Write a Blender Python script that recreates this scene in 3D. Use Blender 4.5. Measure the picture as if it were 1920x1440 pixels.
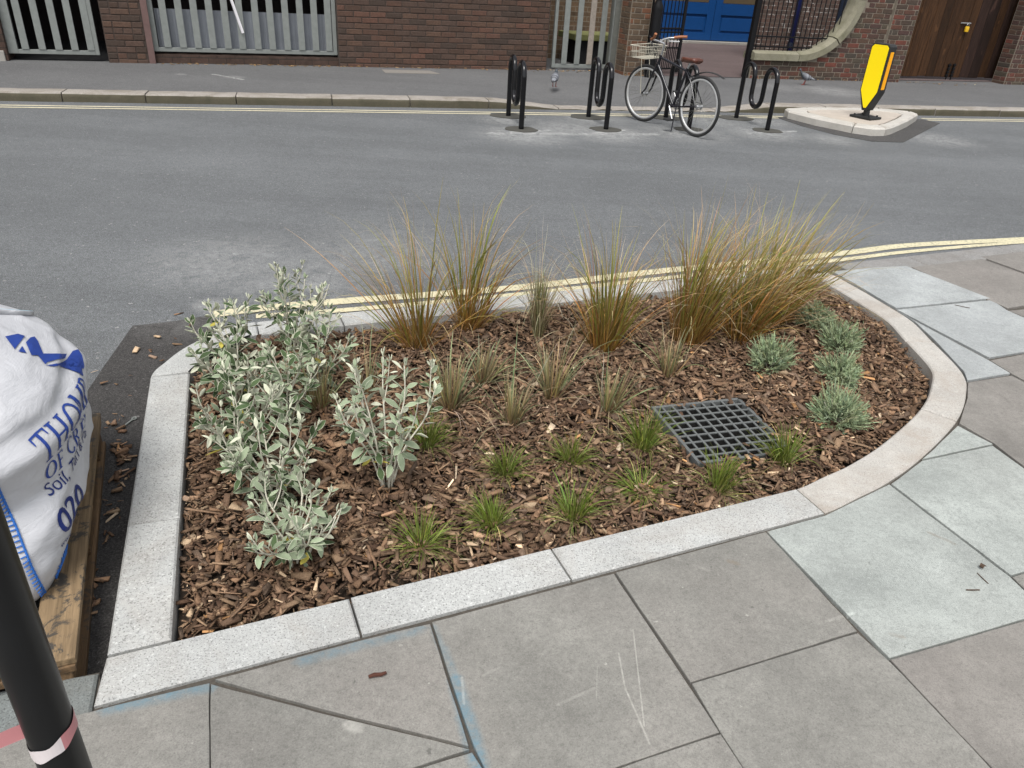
import bpy, bmesh, math, random
import numpy as np
from mathutils import Vector, Matrix
from mathutils.bvhtree import BVHTree

for o in list(bpy.data.objects):
    bpy.data.objects.remove(o)
SC = bpy.context.scene
COL = SC.collection
random.seed(7)
RNG = np.random.default_rng(11)

# ------------------------------------------------------------------ camera
FPX, CX, CY, CAM_H = 1413.0, 960.0, 720.0, 1.60      # focal length in photo pixels
NADIR = (800.0, 3240.0)                              # where the verticals meet
_d = np.array([NADIR[0]-CX, NADIR[1]-CY, FPX]); _d /= np.linalg.norm(_d)
_up = -_d
_fw = np.array([0, 0, 1.0]); _y = _fw-_up*_fw.dot(_up); _y /= np.linalg.norm(_y)
_x = np.cross(_y, _up)
RW = np.stack([_x, _y, _up])                          # world = RW @ camera
cam_data = bpy.data.cameras.new('camera')
cam = bpy.data.objects.new('camera', cam_data); COL.objects.link(cam)
cr, cu, cb = RW@[1, 0, 0], RW@[0, -1, 0], RW@[0, 0, -1]
cam.matrix_world = Matrix(((cr[0], cu[0], cb[0], 0), (cr[1], cu[1], cb[1], 0), (cr[2], cu[2], cb[2], CAM_H), (0, 0, 0, 1)))
cam_data.sensor_width = 36.0
cam_data.lens = FPX/1920*36
cam_data.clip_start = 0.05
cam_data.clip_end = 600
SC.camera = cam

# ------------------------------------------------------------------ light (bright overcast)
SUN_EL, SUN_AZ = math.radians(64), math.radians(192)   # azimuth clockwise from +Y
w = bpy.data.worlds.new('World'); SC.world = w; w.use_nodes = True
nt = w.node_tree; nt.nodes.clear()
sky = nt.nodes.new('ShaderNodeTexSky'); sky.sky_type = 'NISHITA'; sky.sun_disc = False
sky.sun_elevation = SUN_EL; sky.sun_rotation = SUN_AZ; sky.dust_density = 3.0; sky.air_density = 1.0; sky.ozone_density = 1.0
hs = nt.nodes.new('ShaderNodeHueSaturation'); hs.inputs['Saturation'].default_value = 0.22
bg = nt.nodes.new('ShaderNodeBackground'); bg.inputs['Strength'].default_value = 0.125
wo = nt.nodes.new('ShaderNodeOutputWorld')
nt.links.new(sky.outputs[0], hs.inputs['Color']); nt.links.new(hs.outputs[0], bg.inputs[0]); nt.links.new(bg.outputs[0], wo.inputs[0])
sun_d = bpy.data.lights.new('sun', 'SUN'); sun_d.energy = 1.5; sun_d.angle = math.radians(22); sun_d.color = (1.0, 0.97, 0.93)
sun = bpy.data.objects.new('sun', sun_d); COL.objects.link(sun)
sdir = Vector((math.sin(SUN_AZ)*math.cos(SUN_EL), math.cos(SUN_AZ)*math.cos(SUN_EL), math.sin(SUN_EL)))
sun.rotation_euler = sdir.to_track_quat('Z', 'Y').to_euler()
SC.view_settings.view_transform = 'Standard'
SC.view_settings.look = 'None'
SC.view_settings.exposure = 0.82
SC.view_settings.gamma = 1.0
SC.view_settings.use_curve_mapping = False
SC.cycles.max_bounces = 6
SC.cycles.use_denoising = True

# ------------------------------------------------------------------ pixel -> place
def ray(px, py): return RW@np.array([(px-CX)/FPX, (py-CY)/FPX, 1.0])
def P(px, py, z=0.0):
    d = ray(px, py); t = (z-CAM_H)/d[2]
    return np.array([d[0]*t, d[1]*t, z])
class Frame:
    """a vertical street front: s along it, n behind it, z up"""
    def __init__(self, o, ang, z):
        self.o = np.array([o[0], o[1], z]); self.a = ang
        self.u = np.array([math.cos(ang), math.sin(ang), 0]); self.v = np.array([-math.sin(ang), math.cos(ang), 0])
    def w(self, s, n, z): return self.o+self.u*s+self.v*n+np.array([0, 0, z])
    def hit(self, px, py, n=0.0):
        d = ray(px, py); c = np.array([0, 0, CAM_H])-self.o
        t = (n-c.dot(self.v))/d.dot(self.v); q = c+d*t
        return q.dot(self.u), q[2]

# ------------------------------------------------------------------ building helpers
def setp(o, label=None, cat=None, group=None, kind=None):
    if label: o['label'] = label
    if cat: o['category'] = cat
    if group: o['group'] = group
    if kind: o['kind'] = kind
    return o
def thing(name, label, cat, loc=(0, 0, 0), rotz=0.0, group=None, kind=None):
    o = bpy.data.objects.new(name, None); COL.objects.link(o)
    o.location = Vector(loc); o.rotation_euler = (0, 0, rotz); o.empty_display_size = 0.1
    return setp(o, label, cat, group, kind)
def setting(name, loc=(0, 0, 0), rotz=0.0):
    o = bpy.data.objects.new(name, None); COL.objects.link(o)
    o.location = Vector(loc); o.rotation_euler = (0, 0, rotz); o['kind'] = 'structure'
    return o
def link(name, me, mat, parent=None, loc=None, rotz=None, world=False):
    o = bpy.data.objects.new(name, me); COL.objects.link(o)
    if mat is not None and len(me.materials) == 0:
        for m in (mat if isinstance(mat, (list, tuple)) else [mat]): me.materials.append(m)
    if parent is not None:
        o.parent = parent
    if loc is not None: o.location = Vector(loc)
    if rotz is not None: o.rotation_euler = (0, 0, rotz)
    return o
class MB:
    """collects shapes; build() makes them one mesh object (vertices are in the parent's space)"""
    def __init__(s): s.v = []; s.f = []; s.mi = []; s.cur = 0
    def add(s, vs, fs):
        b = len(s.v); s.v += [tuple(map(float, p)) for p in vs]
        for f in fs: s.f.append(tuple(b+i for i in f)); s.mi.append(s.cur)
        return s
    def box(s, lo, hi, ch=0.0):
        x0, y0, z0 = lo; x1, y1, z1 = hi
        if ch <= 0:
            return s.add([(x0, y0, z0), (x1, y0, z0), (x1, y1, z0), (x0, y1, z0), (x0, y0, z1), (x1, y0, z1), (x1, y1, z1), (x0, y1, z1)],
                  [(0, 3, 2, 1), (4, 5, 6, 7), (0, 1, 5, 4), (1, 2, 6, 5), (2, 3, 7, 6), (3, 0, 4, 7)])
        bm = bmesh.new(); bmesh.ops.create_cube(bm, size=1)
        for v in bm.verts: v.co = Vector(((x0+x1)/2+v.co.x*(x1-x0), (y0+y1)/2+v.co.y*(y1-y0), (z0+z1)/2+v.co.z*(z1-z0)))
        bmesh.ops.bevel(bm, geom=bm.edges[:], offset=ch, segments=2, affect='EDGES', profile=0.6)
        return s.bm(bm)
    def bm(s, bm, M=None):
        bm.verts.index_update()
        s.add([(M@v.co if M else v.co) for v in bm.verts], [[v.index for v in f.verts] for f in bm.faces]); bm.free(); return s
    def tube(s, path, r, seg=10, cap=True, flat=None):
        path = [np.array(p, float) for p in path]; n = len(path)
        rs = r if isinstance(r, (list, tuple, np.ndarray)) else [r]*n
        T = []
        for i in range(n):
            t = path[min(i+1, n-1)]-path[max(i-1, 0)]; T.append(t/(np.linalg.norm(t)+1e-9))
        ref = np.array([0, 0, 1.0]) if abs(T[0][2]) < 0.9 else np.array([1.0, 0, 0])
        N = ref-T[0]*ref.dot(T[0]); N /= np.linalg.norm(N)
        vs = []
        for i in range(n):
            N = N-T[i]*N.dot(T[i]); N /= np.linalg.norm(N)+1e-9; B = np.cross(T[i], N)
            for k in range(seg):
                a = 2*math.pi*k/seg
                vs.append(path[i]+rs[i]*(N*math.cos(a)+B*math.sin(a)*(flat or 1)))
        fs = [(i*seg+k, i*seg+(k+1) % seg, (i+1)*seg+(k+1) % seg, (i+1)*seg+k) for i in range(n-1) for k in range(seg)]
        if cap: fs += [tuple(range(seg))[::-1], tuple((n-1)*seg+k for k in range(seg))]
        return s.add(vs, fs)
    def ring(s, c, ax, R, r, seg=40, rs=8, flat=1.0):
        c = np.array(c, float); ax = np.array(ax, float); ax /= np.linalg.norm(ax)
        ref = np.array([0, 0, 1.0]) if abs(ax[2]) < 0.9 else np.array([1.0, 0, 0])
        e1 = np.cross(ref, ax); e1 /= np.linalg.norm(e1); e2 = np.cross(ax, e1)
        vs = []
        for i in range(seg):
            a = 2*math.pi*i/seg; d = e1*math.cos(a)+e2*math.sin(a)
            for k in range(rs):
                b = 2*math.pi*k/rs; vs.append(c+d*(R+r*math.cos(b))+ax*r*flat*math.sin(b))
        fs = [(i*rs+k, ((i+1) % seg)*rs+k, ((i+1) % seg)*rs+(k+1) % rs, i*rs+(k+1) % rs) for i in range(seg) for k in range(rs)]
        return s.add(vs, fs)
    def prism(s, poly, z0, z1, ch=0.0):
        """poly counter-clockwise in plan; ch = chamfer of the top edge"""
        n = len(poly); poly = [np.array(p[:2], float) for p in poly]
        A = sum(poly[i][0]*poly[(i+1) % n][1]-poly[(i+1) % n][0]*poly[i][1] for i in range(n))
        if A < 0: poly = poly[::-1]
        if ch <= 0:
            return s.add([(*p, z0) for p in poly]+[(*p, z1) for p in poly],
                         [tuple(range(n))[::-1], tuple(range(n, 2*n))]+[(i, (i+1) % n, n+(i+1) % n, n+i) for i in range(n)])
        ins = inset(poly, ch)
        return s.add([(*p, z0) for p in poly]+[(*p, z1-ch) for p in poly]+[(*p, z1) for p in ins],
                     [tuple(range(n))[::-1], tuple(range(2*n, 3*n))]+[(i, (i+1) % n, n+(i+1) % n, n+i) for i in range(n)]
                     + [(n+i, n+(i+1) % n, 2*n+(i+1) % n, 2*n+i) for i in range(n)])
    def build(s, name, mat, parent=None, smooth=False, loc=None):
        me = bpy.data.meshes.new(name); me.from_pydata(s.v, [], s.f); me.update()
        o = link(name, me, mat, parent, loc)
        if max(s.mi, default=0) > 0: me.polygons.foreach_set('material_index', s.mi)
        if smooth:
            me.polygons.foreach_set('use_smooth', [True]*len(me.polygons))
            if smooth == 'auto': me.set_sharp_from_angle(angle=math.radians(40))
        return o
def inset(poly, d):
    n = len(poly); out = []
    for i in range(n):
        a, b, c = poly[i-1], poly[i], poly[(i+1) % n]
        e1 = (b-a)/(np.linalg.norm(b-a)+1e-9); e2 = (c-b)/(np.linalg.norm(c-b)+1e-9)
        n1 = np.array([-e1[1], e1[0]]); n2 = np.array([-e2[1], e2[0]])
        m = n1+n2; l = m.dot(m)
        out.append(b+m*(2*d/max(l, 0.35)) if l > 1e-6 else b+n1*d)
    return out
def catmull(pts, per=8, closed=False):
    pts = [np.array(p, float) for p in pts]; n = len(pts); out = []
    rng = range(n if closed else n-1)
    for i in rng:
        g = (lambda k: pts[k % n]) if closed else (lambda k: pts[min(max(k, 0), n-1)])
        p0, p1, p2, p3 = g(i-1), g(i), g(i+1), g(i+2)
        for j in range(per):
            t = j/per
            out.append(0.5*((2*p1)+(-p0+p2)*t+(2*p0-5*p1+4*p2-p3)*t*t+(-p0+3*p1-3*p2+p3)*t**3))
    if not closed: out.append(pts[-1])
    return out

# ------------------------------------------------------------------ materials
class NT:
    def __init__(s, name):
        s.m = bpy.data.materials.new(name); s.m.use_nodes = True; s.t = s.m.node_tree; s.t.nodes.clear()
        s.out = s.n('ShaderNodeOutputMaterial'); s.b = s.n('ShaderNodeBsdfPrincipled'); s.l(s.b.outputs[0], s.out.inputs[0])
    def n(s, t, **k):
        x = s.t.nodes.new(t)
        for a, b in k.items(): setattr(x, a, b)
        return x
    def l(s, a, b): s.t.links.new(a, b)
    def noise(s, vec, scale, detail=4, rough=0.55, dist=0.0):
        x = s.n('ShaderNodeTexNoise'); x.inputs['Scale'].default_value = scale; x.inputs['Detail'].default_value = detail
        x.inputs['Roughness'].default_value = rough; x.inputs['Distortion'].default_value = dist
        if vec is not None: s.l(vec, x.inputs['Vector'])
        return x.outputs['Fac']
    def ramp(s, fac, stops, interp='LINEAR'):
        x = s.n('ShaderNodeValToRGB'); x.color_ramp.interpolation = interp; e = x.color_ramp.elements
        while len(e) < len(stops): e.new(0.5)
        for i, (p, c) in enumerate(stops):
            e[i].position = p; e[i].color = (c, c, c, 1) if isinstance(c, (int, float)) else (*c, 1)
        s.l(fac, x.inputs[0]); return x.outputs[0]
    def mix(s, fac, a, b, mode='MIX'):
        x = s.n('ShaderNodeMix', data_type='RGBA', blend_type=mode)
        for i, v in ((0, fac), (6, a), (7, b)):
            if hasattr(v, 'is_linked'): s.l(v, x.inputs[i])
            else: x.inputs[i].default_value = v if i == 0 else ((*v, 1) if len(v) == 3 else v)
        return x.outputs[2]
    def math(s, op, a, b=None, c=None):
        x = s.n('ShaderNodeMath', operation=op)
        for i, v in enumerate((a, b, c)):
            if v is None: continue
            if hasattr(v, 'is_linked'): s.l(v, x.inputs[i])
            else: x.inputs[i].default_value = v
        return x.outputs[0]
    def pos(s): return s.n('ShaderNodeNewGeometry').outputs['Position']
    def obj(s): return s.n('ShaderNodeTexCoord').outputs['Object']
    def rnd(s): return s.n('ShaderNodeObjectInfo').outputs['Random']
    def shifted(s):
        """object coordinates moved by a random amount for each object"""
        c = s.n('ShaderNodeVectorMath', operation='SCALE'); c.inputs[0].default_value = (37.1, 71.7, 13.3); s.l(s.rnd(), c.inputs['Scale'])
        a = s.n('ShaderNodeVectorMath', operation='ADD'); s.l(s.obj(), a.inputs[0]); s.l(c.outputs[0], a.inputs[1]); return a.outputs[0]
    def scalev(s, vec, sc):
        a = s.n('ShaderNodeVectorMath', operation='MULTIPLY'); s.l(vec, a.inputs[0]); a.inputs[1].default_value = sc; return a.outputs[0]
    def bump(s, h, strength, dist=0.01):
        x = s.n('ShaderNodeBump'); x.inputs['Strength'].default_value = strength; x.inputs['Distance'].default_value = dist
        s.l(h, x.inputs['Height']); s.l(x.outputs[0], s.b.inputs['Normal'])
    def spot(s, c, r, soft=0.5):
        """1 inside a round place on the ground, 0 outside"""
        d = s.n('ShaderNodeVectorMath', operation='SUBTRACT'); s.l(s.pos(), d.inputs[0]); d.inputs[1].default_value = (c[0], c[1], 0)
        m = s.scalev(d.outputs[0], (1, 1, 0)); L = s.n('ShaderNodeVectorMath', operation='LENGTH'); s.l(m, L.inputs[0])
        x = s.n('ShaderNodeMapRange'); x.interpolation_type = 'SMOOTHSTEP'; s.l(L.outputs['Value'], x.inputs[0])
        x.inputs[1].default_value = r*(1-soft); x.inputs[2].default_value = r; x.inputs[3].default_value = 1; x.inputs[4].default_value = 0
        return x.outputs[0]
    def seg(s, a, b, wd, soft=0.5):
        """1 along a stroke on the ground from a to b"""
        a = np.array(a[:2]); b = np.array(b[:2]); L = np.linalg.norm(b-a); u = (b-a)/L
        d = s.n('ShaderNodeVectorMath', operation='SUBTRACT'); s.l(s.pos(), d.inputs[0]); d.inputs[1].default_value = (a[0], a[1], 0)
        e = s.n('ShaderNodeVectorMath', operation='DOT_PRODUCT'); s.l(d.outputs[0], e.inputs[0]); e.inputs[1].default_value = (u[0], u[1], 0)
        g = s.n('ShaderNodeVectorMath', operation='DOT_PRODUCT'); s.l(d.outputs[0], g.inputs[0]); g.inputs[1].default_value = (-u[1], u[0], 0)
        al = s.math('SUBTRACT', s.math('ABSOLUTE', s.math('SUBTRACT', e.outputs['Value'], L/2)), L/2)
        al = s.math('MAXIMUM', al, 0.0); q = s.math('ADD', al, s.math('ABSOLUTE', g.outputs['Value']))
        x = s.n('ShaderNodeMapRange'); x.interpolation_type = 'SMOOTHSTEP'; s.l(q, x.inputs[0])
        x.inputs[1].default_value = wd*(1-soft); x.inputs[2].default_value = wd; x.inputs[3].default_value = 1; x.inputs[4].default_value = 0
        return x.outputs[0]
    def color(s, c):
        if hasattr(c, 'is_linked'): s.l(c, s.b.inputs['Base Color'])
        else: s.b.inputs['Base Color'].default_value = (*c, 1)
    def fin(s, rough=0.8, metal=0.0, spec=0.3, coat=0.0):
        s.b.inputs['Roughness'].default_value = rough; s.b.inputs['Metallic'].default_value = metal
        s.b.inputs['Specular IOR Level'].default_value = spec; s.b.inputs['Coat Weight'].default_value = coat
        return s.m
def V(c, k): return tuple(min(1, x*k) for x in c)
def plain(name, c, rough=0.6, metal=0.0, spec=0.4, var=0.25, scale=25, bump=0.1, coat=0.0, fine=0.0):
    s = NT(name); v = s.shifted(); f = s.noise(v, scale, 5)
    col = s.mix(f, V(c, 1-var), V(c, 1+var))
    if fine: col = s.mix(s.noise(v, 400, 2), V(c, 1-fine), col)
    s.color(col)
    if bump: s.bump(f, bump, 0.004)
    return s.fin(rough, metal, spec, coat)
def attr_mat(name, rough=0.7, spec=0.25, sss=0.0, gain=1.0, bump=0.0):
    """colour given per piece (chips, blades)"""
    s = NT(name); a = s.n('ShaderNodeVertexColor', layer_name='tint')
    n = s.noise(s.obj(), 220, 3)
    s.color(s.mix(1.0, a.outputs[0], s.ramp(n, [(0.25, 0.72), (0.75, 1.22)]), 'MULTIPLY'))
    if bump: s.bump(s.noise(s.scalev(s.obj(), (1, 1, 1)), 160, 4), bump, 0.004)
    if sss:
        s.b.inputs['Transmission Weight'].default_value = 0.0
    return s.fin(rough, 0, spec)
def tint(me, cols):
    """cols: one RGB for each vertex"""
    a = me.color_attributes.new('tint', 'FLOAT_COLOR', 'POINT')
    c = np.ones((len(me.vertices), 4), np.float32); c[:, :3] = cols
    a.data.foreach_set('color', c.ravel())
def npmesh(name, verts, faces, mat, parent=None, cols=None, smooth=False):
    me = bpy.data.meshes.new(name)
    verts = np.asarray(verts, np.float32); faces = np.asarray(faces, np.int32); k = faces.shape[1]
    me.vertices.add(len(verts)); me.vertices.foreach_set('co', verts.ravel())
    me.loops.add(faces.size); me.loops.foreach_set('vertex_index', faces.ravel())
    me.polygons.add(len(faces)); me.polygons.foreach_set('loop_start', np.arange(0, faces.size, k, dtype=np.int32))
    me.update(calc_edges=True); me.validate()
    if cols is not None: tint(me, cols)
    if smooth: me.polygons.foreach_set('use_smooth', [True]*len(me.polygons))
    return link(name, me, mat, parent)
# ------------------------------------------------------------------ levels and street lines
ZR = -0.08                                  # carriageway
ZF = 0.02                                   # far kerb top
FA = Frame((-5.914, 11.26), math.radians(20.5), 0.05)    # left-hand street front
FB = Frame((1.50, 13.53), math.radians(17.1), 0.05)      # right-hand street front
FK = Frame((-5.918, 8.75), math.radians(15.7), 0.0)      # far kerb line

# ------------------------------------------------------------------ ground materials
def asphalt(name, lo, hi, speck, spots=(), strokes=(), scale=1.0, flake=0.5):
    s = NT(name); v = s.pos()
    big = s.noise(v, 0.55*scale, 5, 0.6); mid = s.noise(s.scalev(v, (1, 2.2, 1)), 6, 4, 0.65); fine = s.noise(v, 190, 3, 0.8)
    vo = s.n('ShaderNodeTexVoronoi'); vo.inputs['Scale'].default_value = 130; s.l(v, vo.inputs['Vector'])
    col = s.mix(s.ramp(big, [(0.3, 0), (0.7, 1)]), lo, hi)
    col = s.mix(s.ramp(mid, [(0.35, 0), (0.72, 0.35)]), col, V(hi, 1.25))
    grain = s.noise(v, 55, 4, 0.8)
    col = s.mix(s.ramp(grain, [(0.30, 0.55), (0.52, 0)]), col, V(lo, 0.45))
    col = s.mix(s.ramp(grain, [(0.55, 0), (0.75, 0.45)]), col, V(hi, 1.55))
    rd = s.n('ShaderNodeMapping'); rd.inputs['Rotation'].default_value = (0, 0, -math.radians(17)); rd.inputs['Scale'].default_value = (0.12, 1.0, 1); s.l(v, rd.inputs['Vector'])
    trk = s.noise(rd.outputs[0], 1.3, 4, 0.6)
    col = s.mix(s.ramp(trk, [(0.42, 0.28), (0.56, 0)]), col, V(lo, 0.72))
    stn = s.noise(v, 1.9, 5, 0.75, 1.0)
    col = s.mix(s.ramp(stn, [(0.64, 0), (0.74, 0.30)]), col, V(lo, 0.6))
    col = s.mix(s.ramp(fine, [(0.36, 0.75), (0.52, 0)]), col, V(lo, 0.35))
    col = s.mix(s.ramp(fine, [(0.56, 0), (0.70, speck)]), col, V(hi, 2.4))
    fl = s.noise(v, 42, 2, 0.5)
    col = s.mix(s.ramp(fl, [(0.70, 0), (0.74, flake)]), col, (0.42, 0.41, 0.39))
    if spots or strokes:
        wn = s.noise(v, 11, 8, 0.78, 0.9)
        tot = None
        for c, r, k in spots:
            q = s.math('MULTIPLY', s.spot(c, r, 0.9), k*0.8); tot = q if tot is None else s.math('MAXIMUM', tot, q)
        for a, b, wd, k in strokes:
            q = s.math('MULTIPLY', s.seg(a, b, wd, 0.8), k); tot = q if tot is None else s.math('MAXIMUM', tot, q)
        m = s.math('MULTIPLY', tot, s.ramp(wn, [(0.36, 0.0), (0.62, 1.0)]))
        m = s.math('MULTIPLY', m, s.ramp(fine, [(0.3, 0.35), (0.6, 1.0)]))
        col = s.mix(m, col, (0.50, 0.50, 0.48))
    s.color(col)
    h = s.math('ADD', fine, s.math('MULTIPLY', vo.outputs['Distance'], 0.8))
    s.bump(h, 0.55, 0.006)
    return s.fin(0.86, 0, 0.25)
E_ = lambda px, py: P(px, py, ZR)
dust_spots = [(E_(430, 490), 0.75, 0.42), (E_(560, 520), 0.7, 0.45), (E_(700, 470), 0.8, 0.32), (E_(400, 572), 0.16, 0.75), (E_(300, 640), 0.3, 0.25),
              (E_(985, 252), 0.75, 0.75), (E_(1140, 250), 0.75, 0.75), (E_(1290, 250), 0.8, 0.6), (E_(1430, 250), 0.7, 0.65), (E_(1060, 240), 0.7, 0.6),
              (E_(950, 225), 0.5, 0.6), (E_(1110, 224), 0.6, 0.6), (E_(1340, 228), 0.6, 0.5), (E_(1430, 228), 0.55, 0.55), (E_(1760, 262), 0.7, 0.5), (E_(1560, 262), 0.5, 0.5)]
dust_strokes = [(E_(920, 250), E_(1230, 252), 0.12, 0.8), (E_(1090, 252), E_(1170, 244), 0.05, 1.0), (E_(955, 248), E_(1030, 244), 0.05, 1.0), (E_(1400, 250), E_(1490, 246), 0.06, 0.9)]
M_road = asphalt('road_asphalt', (0.114, 0.119, 0.122), (0.162, 0.169, 0.173), 0.75, dust_spots, dust_strokes)
M_patch = asphalt('dark_asphalt', (0.044, 0.042, 0.041), (0.076, 0.072, 0.068), 0.7, [(E_(340, 600), 0.35, 0.2)], flake=0.25)
M_farpave = asphalt('footway_asphalt', (0.115, 0.115, 0.116), (0.150, 0.150, 0.150), 0.3,
                    [(P(440, 146, .03), 0.18, 0.5), (P(340, 141, .03), 0.1, 0.5), (P(1450, 165, .03), 0.6, 0.3), (P(1560, 172, .03), 0.8, 0.45)],
                    [(P(400, 141, .03), P(455, 150, .03), 0.05, 0.9)])
M_court = asphalt('forecourt_tarmac', (0.105, 0.078, 0.075), (0.140, 0.105, 0.100), 0.3)
M_soil = plain('soil', (0.036, 0.025, 0.017), 0.95, var=0.5, scale=60, bump=0.6)
M_bedding = plain('bedding_sand', (0.075, 0.066, 0.055), 0.95, var=0.5, scale=90, bump=0.4)
M_mortar = plain('dark_mortar', (0.060, 0.055, 0.048), 0.95, var=0.35, scale=70, bump=0.3)

def granite(name, c, dirt=0.0, dirtcol=(0.24, 0.19, 0.14), speck=1.0):
    s = NT(name); v = s.shifted()
    f1 = s.noise(v, 210, 2, 0.6); f2 = s.noise(v, 120, 3, 0.7); big = s.noise(v, 5, 5, 0.6)
    col = s.mix(s.ramp(big, [(0.3, 0), (0.75, 1)]), V(c, 0.84), V(c, 1.08))
    col = s.mix(s.ramp(f1, [(0.33, 0.8*speck), (0.46, 0)]), col, V(c, 0.30))
    col = s.mix(s.ramp(f2, [(0.56, 0), (0.70, 0.75*speck)]), col, V(c, 1.5))
    gg = s.noise(v, 62, 3, 0.75)
    col = s.mix(s.ramp(gg, [(0.30, 0.5*speck), (0.47, 0)]), col, V(c, 0.55))
    sp = s.noise(v, 19, 5, 0.75, 0.6)
    col = s.mix(s.ramp(sp, [(0.66, 0), (0.72, 0.35)]), col, V(dirtcol, 0.8))
    d = s.noise(v, 3.2, 6, 0.7, 0.8)
    col = s.mix(s.ramp(d, [(0.45, 0), (0.8, 0.35+dirt)]), col, dirtcol)
    s.color(col); s.bump(s.math('ADD', f1, f2), 0.35, 0.003)
    return s.fin(0.8, 0, 0.3)
M_granite = granite('pale_granite', (0.43, 0.435, 0.42), 0.0)
M_granite_dirty = granite('soiled_granite', (0.44, 0.42, 0.385), 0.35, (0.27, 0.215, 0.165), 0.7)
M_oldkerb = granite('old_granite', (0.25, 0.245, 0.235), 0.3, (0.13, 0.11, 0.09))
M_oldblue = granite('old_blue_granite', (0.17, 0.185, 0.18), 0.3, (0.12, 0.11, 0.09))
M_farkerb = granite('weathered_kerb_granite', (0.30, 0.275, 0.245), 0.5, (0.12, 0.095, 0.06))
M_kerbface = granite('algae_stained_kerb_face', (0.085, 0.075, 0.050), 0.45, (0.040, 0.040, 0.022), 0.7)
M_island = granite('concrete_kerb', (0.47, 0.45, 0.41), 0.0, (0.35, 0.30, 0.24), 0.35)
M_infill = granite('pinkish_concrete', (0.45, 0.40, 0.345), 0.1, (0.37, 0.32, 0.27), 0.3)

def slabmat(name, c, tintc, ribs=False, stains=True):
    s = NT(name); v = s.shifted()
    fine = s.noise(v, 260, 3, 0.75); mid = s.noise(v, 22, 6, 0.7); big = s.noise(v, 3.2, 5, 0.6); wide = s.noise(v, 1.5, 3)
    col = s.mix(s.ramp(big, [(0.30, 0), (0.70, 1)]), V(c, 0.74), V(c, 1.20))
    col = s.mix(s.ramp(wide, [(0.45, 0), (0.75, 0.55)]), col, tintc)
    gr = s.noise(v, 75, 4, 0.8)
    col = s.mix(s.ramp(gr, [(0.30, 0.6), (0.50, 0)]), col, V(c, 0.55))
    col = s.mix(s.ramp(gr, [(0.56, 0), (0.76, 0.5)]), col, V(c, 1.45))
    col = s.mix(s.ramp(mid, [(0.3, 0.40), (0.5, 0)]), col, V(c, 0.62))
    sm = s.noise(v, 5.5, 6, 0.75, 1.2)
    col = s.mix(s.ramp(sm, [(0.56, 0), (0.72, 0.5)]), col, V(c, 0.62))
    col = s.mix(s.ramp(mid, [(0.56, 0), (0.78, 0.38)]), col, V(c, 1.45))
    col = s.mix(s.ramp(fine, [(0.34, 0.55), (0.48, 0)]), col, V(c, 0.45))
    col = s.mix(s.ramp(fine, [(0.57, 0), (0.72, 0.5)]), col, V(c, 1.6))
    drop = s.noise(v, 43, 3, 0.5)
    col = s.mix(s.ramp(drop, [(0.72, 0), (0.77, 0.55)]), col, V(c, 1.9))
    col = s.mix(s.ramp(s.noise(v, 34, 3, 0.5), [(0.235, 0.6), (0.275, 0)]), col, V(c, 0.33))
    if stains:
        wn = s.noise(s.pos(), 30, 5, 0.75)
        gate = s.ramp(wn, [(0.32, 0.15), (0.62, 1.0)])
        teal = [((832, 1215), (858, 1290), 0.020, 0.5), ((852, 1270), (878, 1360), 0.030, 0.9), ((872, 1340), (900, 1440), 0.034, 1.0),
                ((195, 1330), (400, 1284), 0.030, 0.75), ((560, 1240), (690, 1204), 0.028, 0.6), ((690, 1206), (795, 1178), 0.024, 0.5), ((812, 1175), (828, 1215), 0.018, 0.4)]
        tot = None
        for a, b, wd, k in teal:
            q = s.math('MULTIPLY', s.seg(P(*a), P(*b), wd, 0.9), k); tot = q if tot is None else s.math('MAXIMUM', tot, q)
        col = s.mix(s.math('MULTIPLY', tot, gate), col, (0.115, 0.20, 0.245))
        scr = [((1187, 1180), (1208, 1362), 0.0028, 0.75), ((1160, 1225), (1172, 1290), 0.0034, 0.85), ((1172, 1290), (1218, 1395), 0.0036, 0.9), ((1120, 1250), (1118, 1312), 0.002, 0.4),
               ((1045, 1322), (1115, 1290), 0.006, 0.4), ((905, 1268), (935, 1252), 0.006, 0.3), ((866, 1270), (870, 1320), 0.005, 0.7), ((652, 1358), (672, 1366), 0.022, 0.8),
               ((1300, 1060), (1330, 1070), 0.008, 0.35), ((1550, 1165), (1600, 1150), 0.008, 0.45), ((1250, 1040), (1275, 1050), 0.012, 0.35)]
        tot = None
        for a, b, wd, k in scr:
            q = s.math('MULTIPLY', s.seg(P(*a), P(*b), wd, 0.7), k); tot = q if tot is None else s.math('MAXIMUM', tot, q)
        col = s.mix(s.math('MULTIPLY', tot, s.math('MULTIPLY', gate, 0.6)), col, V(c, 2.2))
        brn = [((1365, 1052), (1385, 1058), 0.014, 0.6), ((1740, 998), (1790, 1020), 0.012, 0.45), ((1670, 1190), (1695, 1195), 0.012, 0.4), ((1430, 985), (1440, 1000), 0.012, 0.4)]
        tot = None
        for a, b, wd, k in brn:
            q = s.math('MULTIPLY', s.seg(P(*a), P(*b), wd, 0.9), k); tot = q if tot is None else s.math('MAXIMUM', tot, q)
        col = s.mix(s.math('MULTIPLY', tot, gate), col, (0.17, 0.135, 0.10))
    s.color(col)
    h = s.math('ADD', fine, mid)
    if ribs:
        wv = s.n('ShaderNodeTexWave'); wv.inputs['Scale'].default_value = 42; wv.inputs['Distortion'].default_value = 1.5; s.l(s.obj(), wv.inputs['Vector'])
        h = s.math('ADD', h, s.math('MULTIPLY', wv.outputs['Fac'], 0.5))
    s.bump(h, 0.28, 0.003)
    return s.fin(0.82, 0, 0.3)
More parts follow.
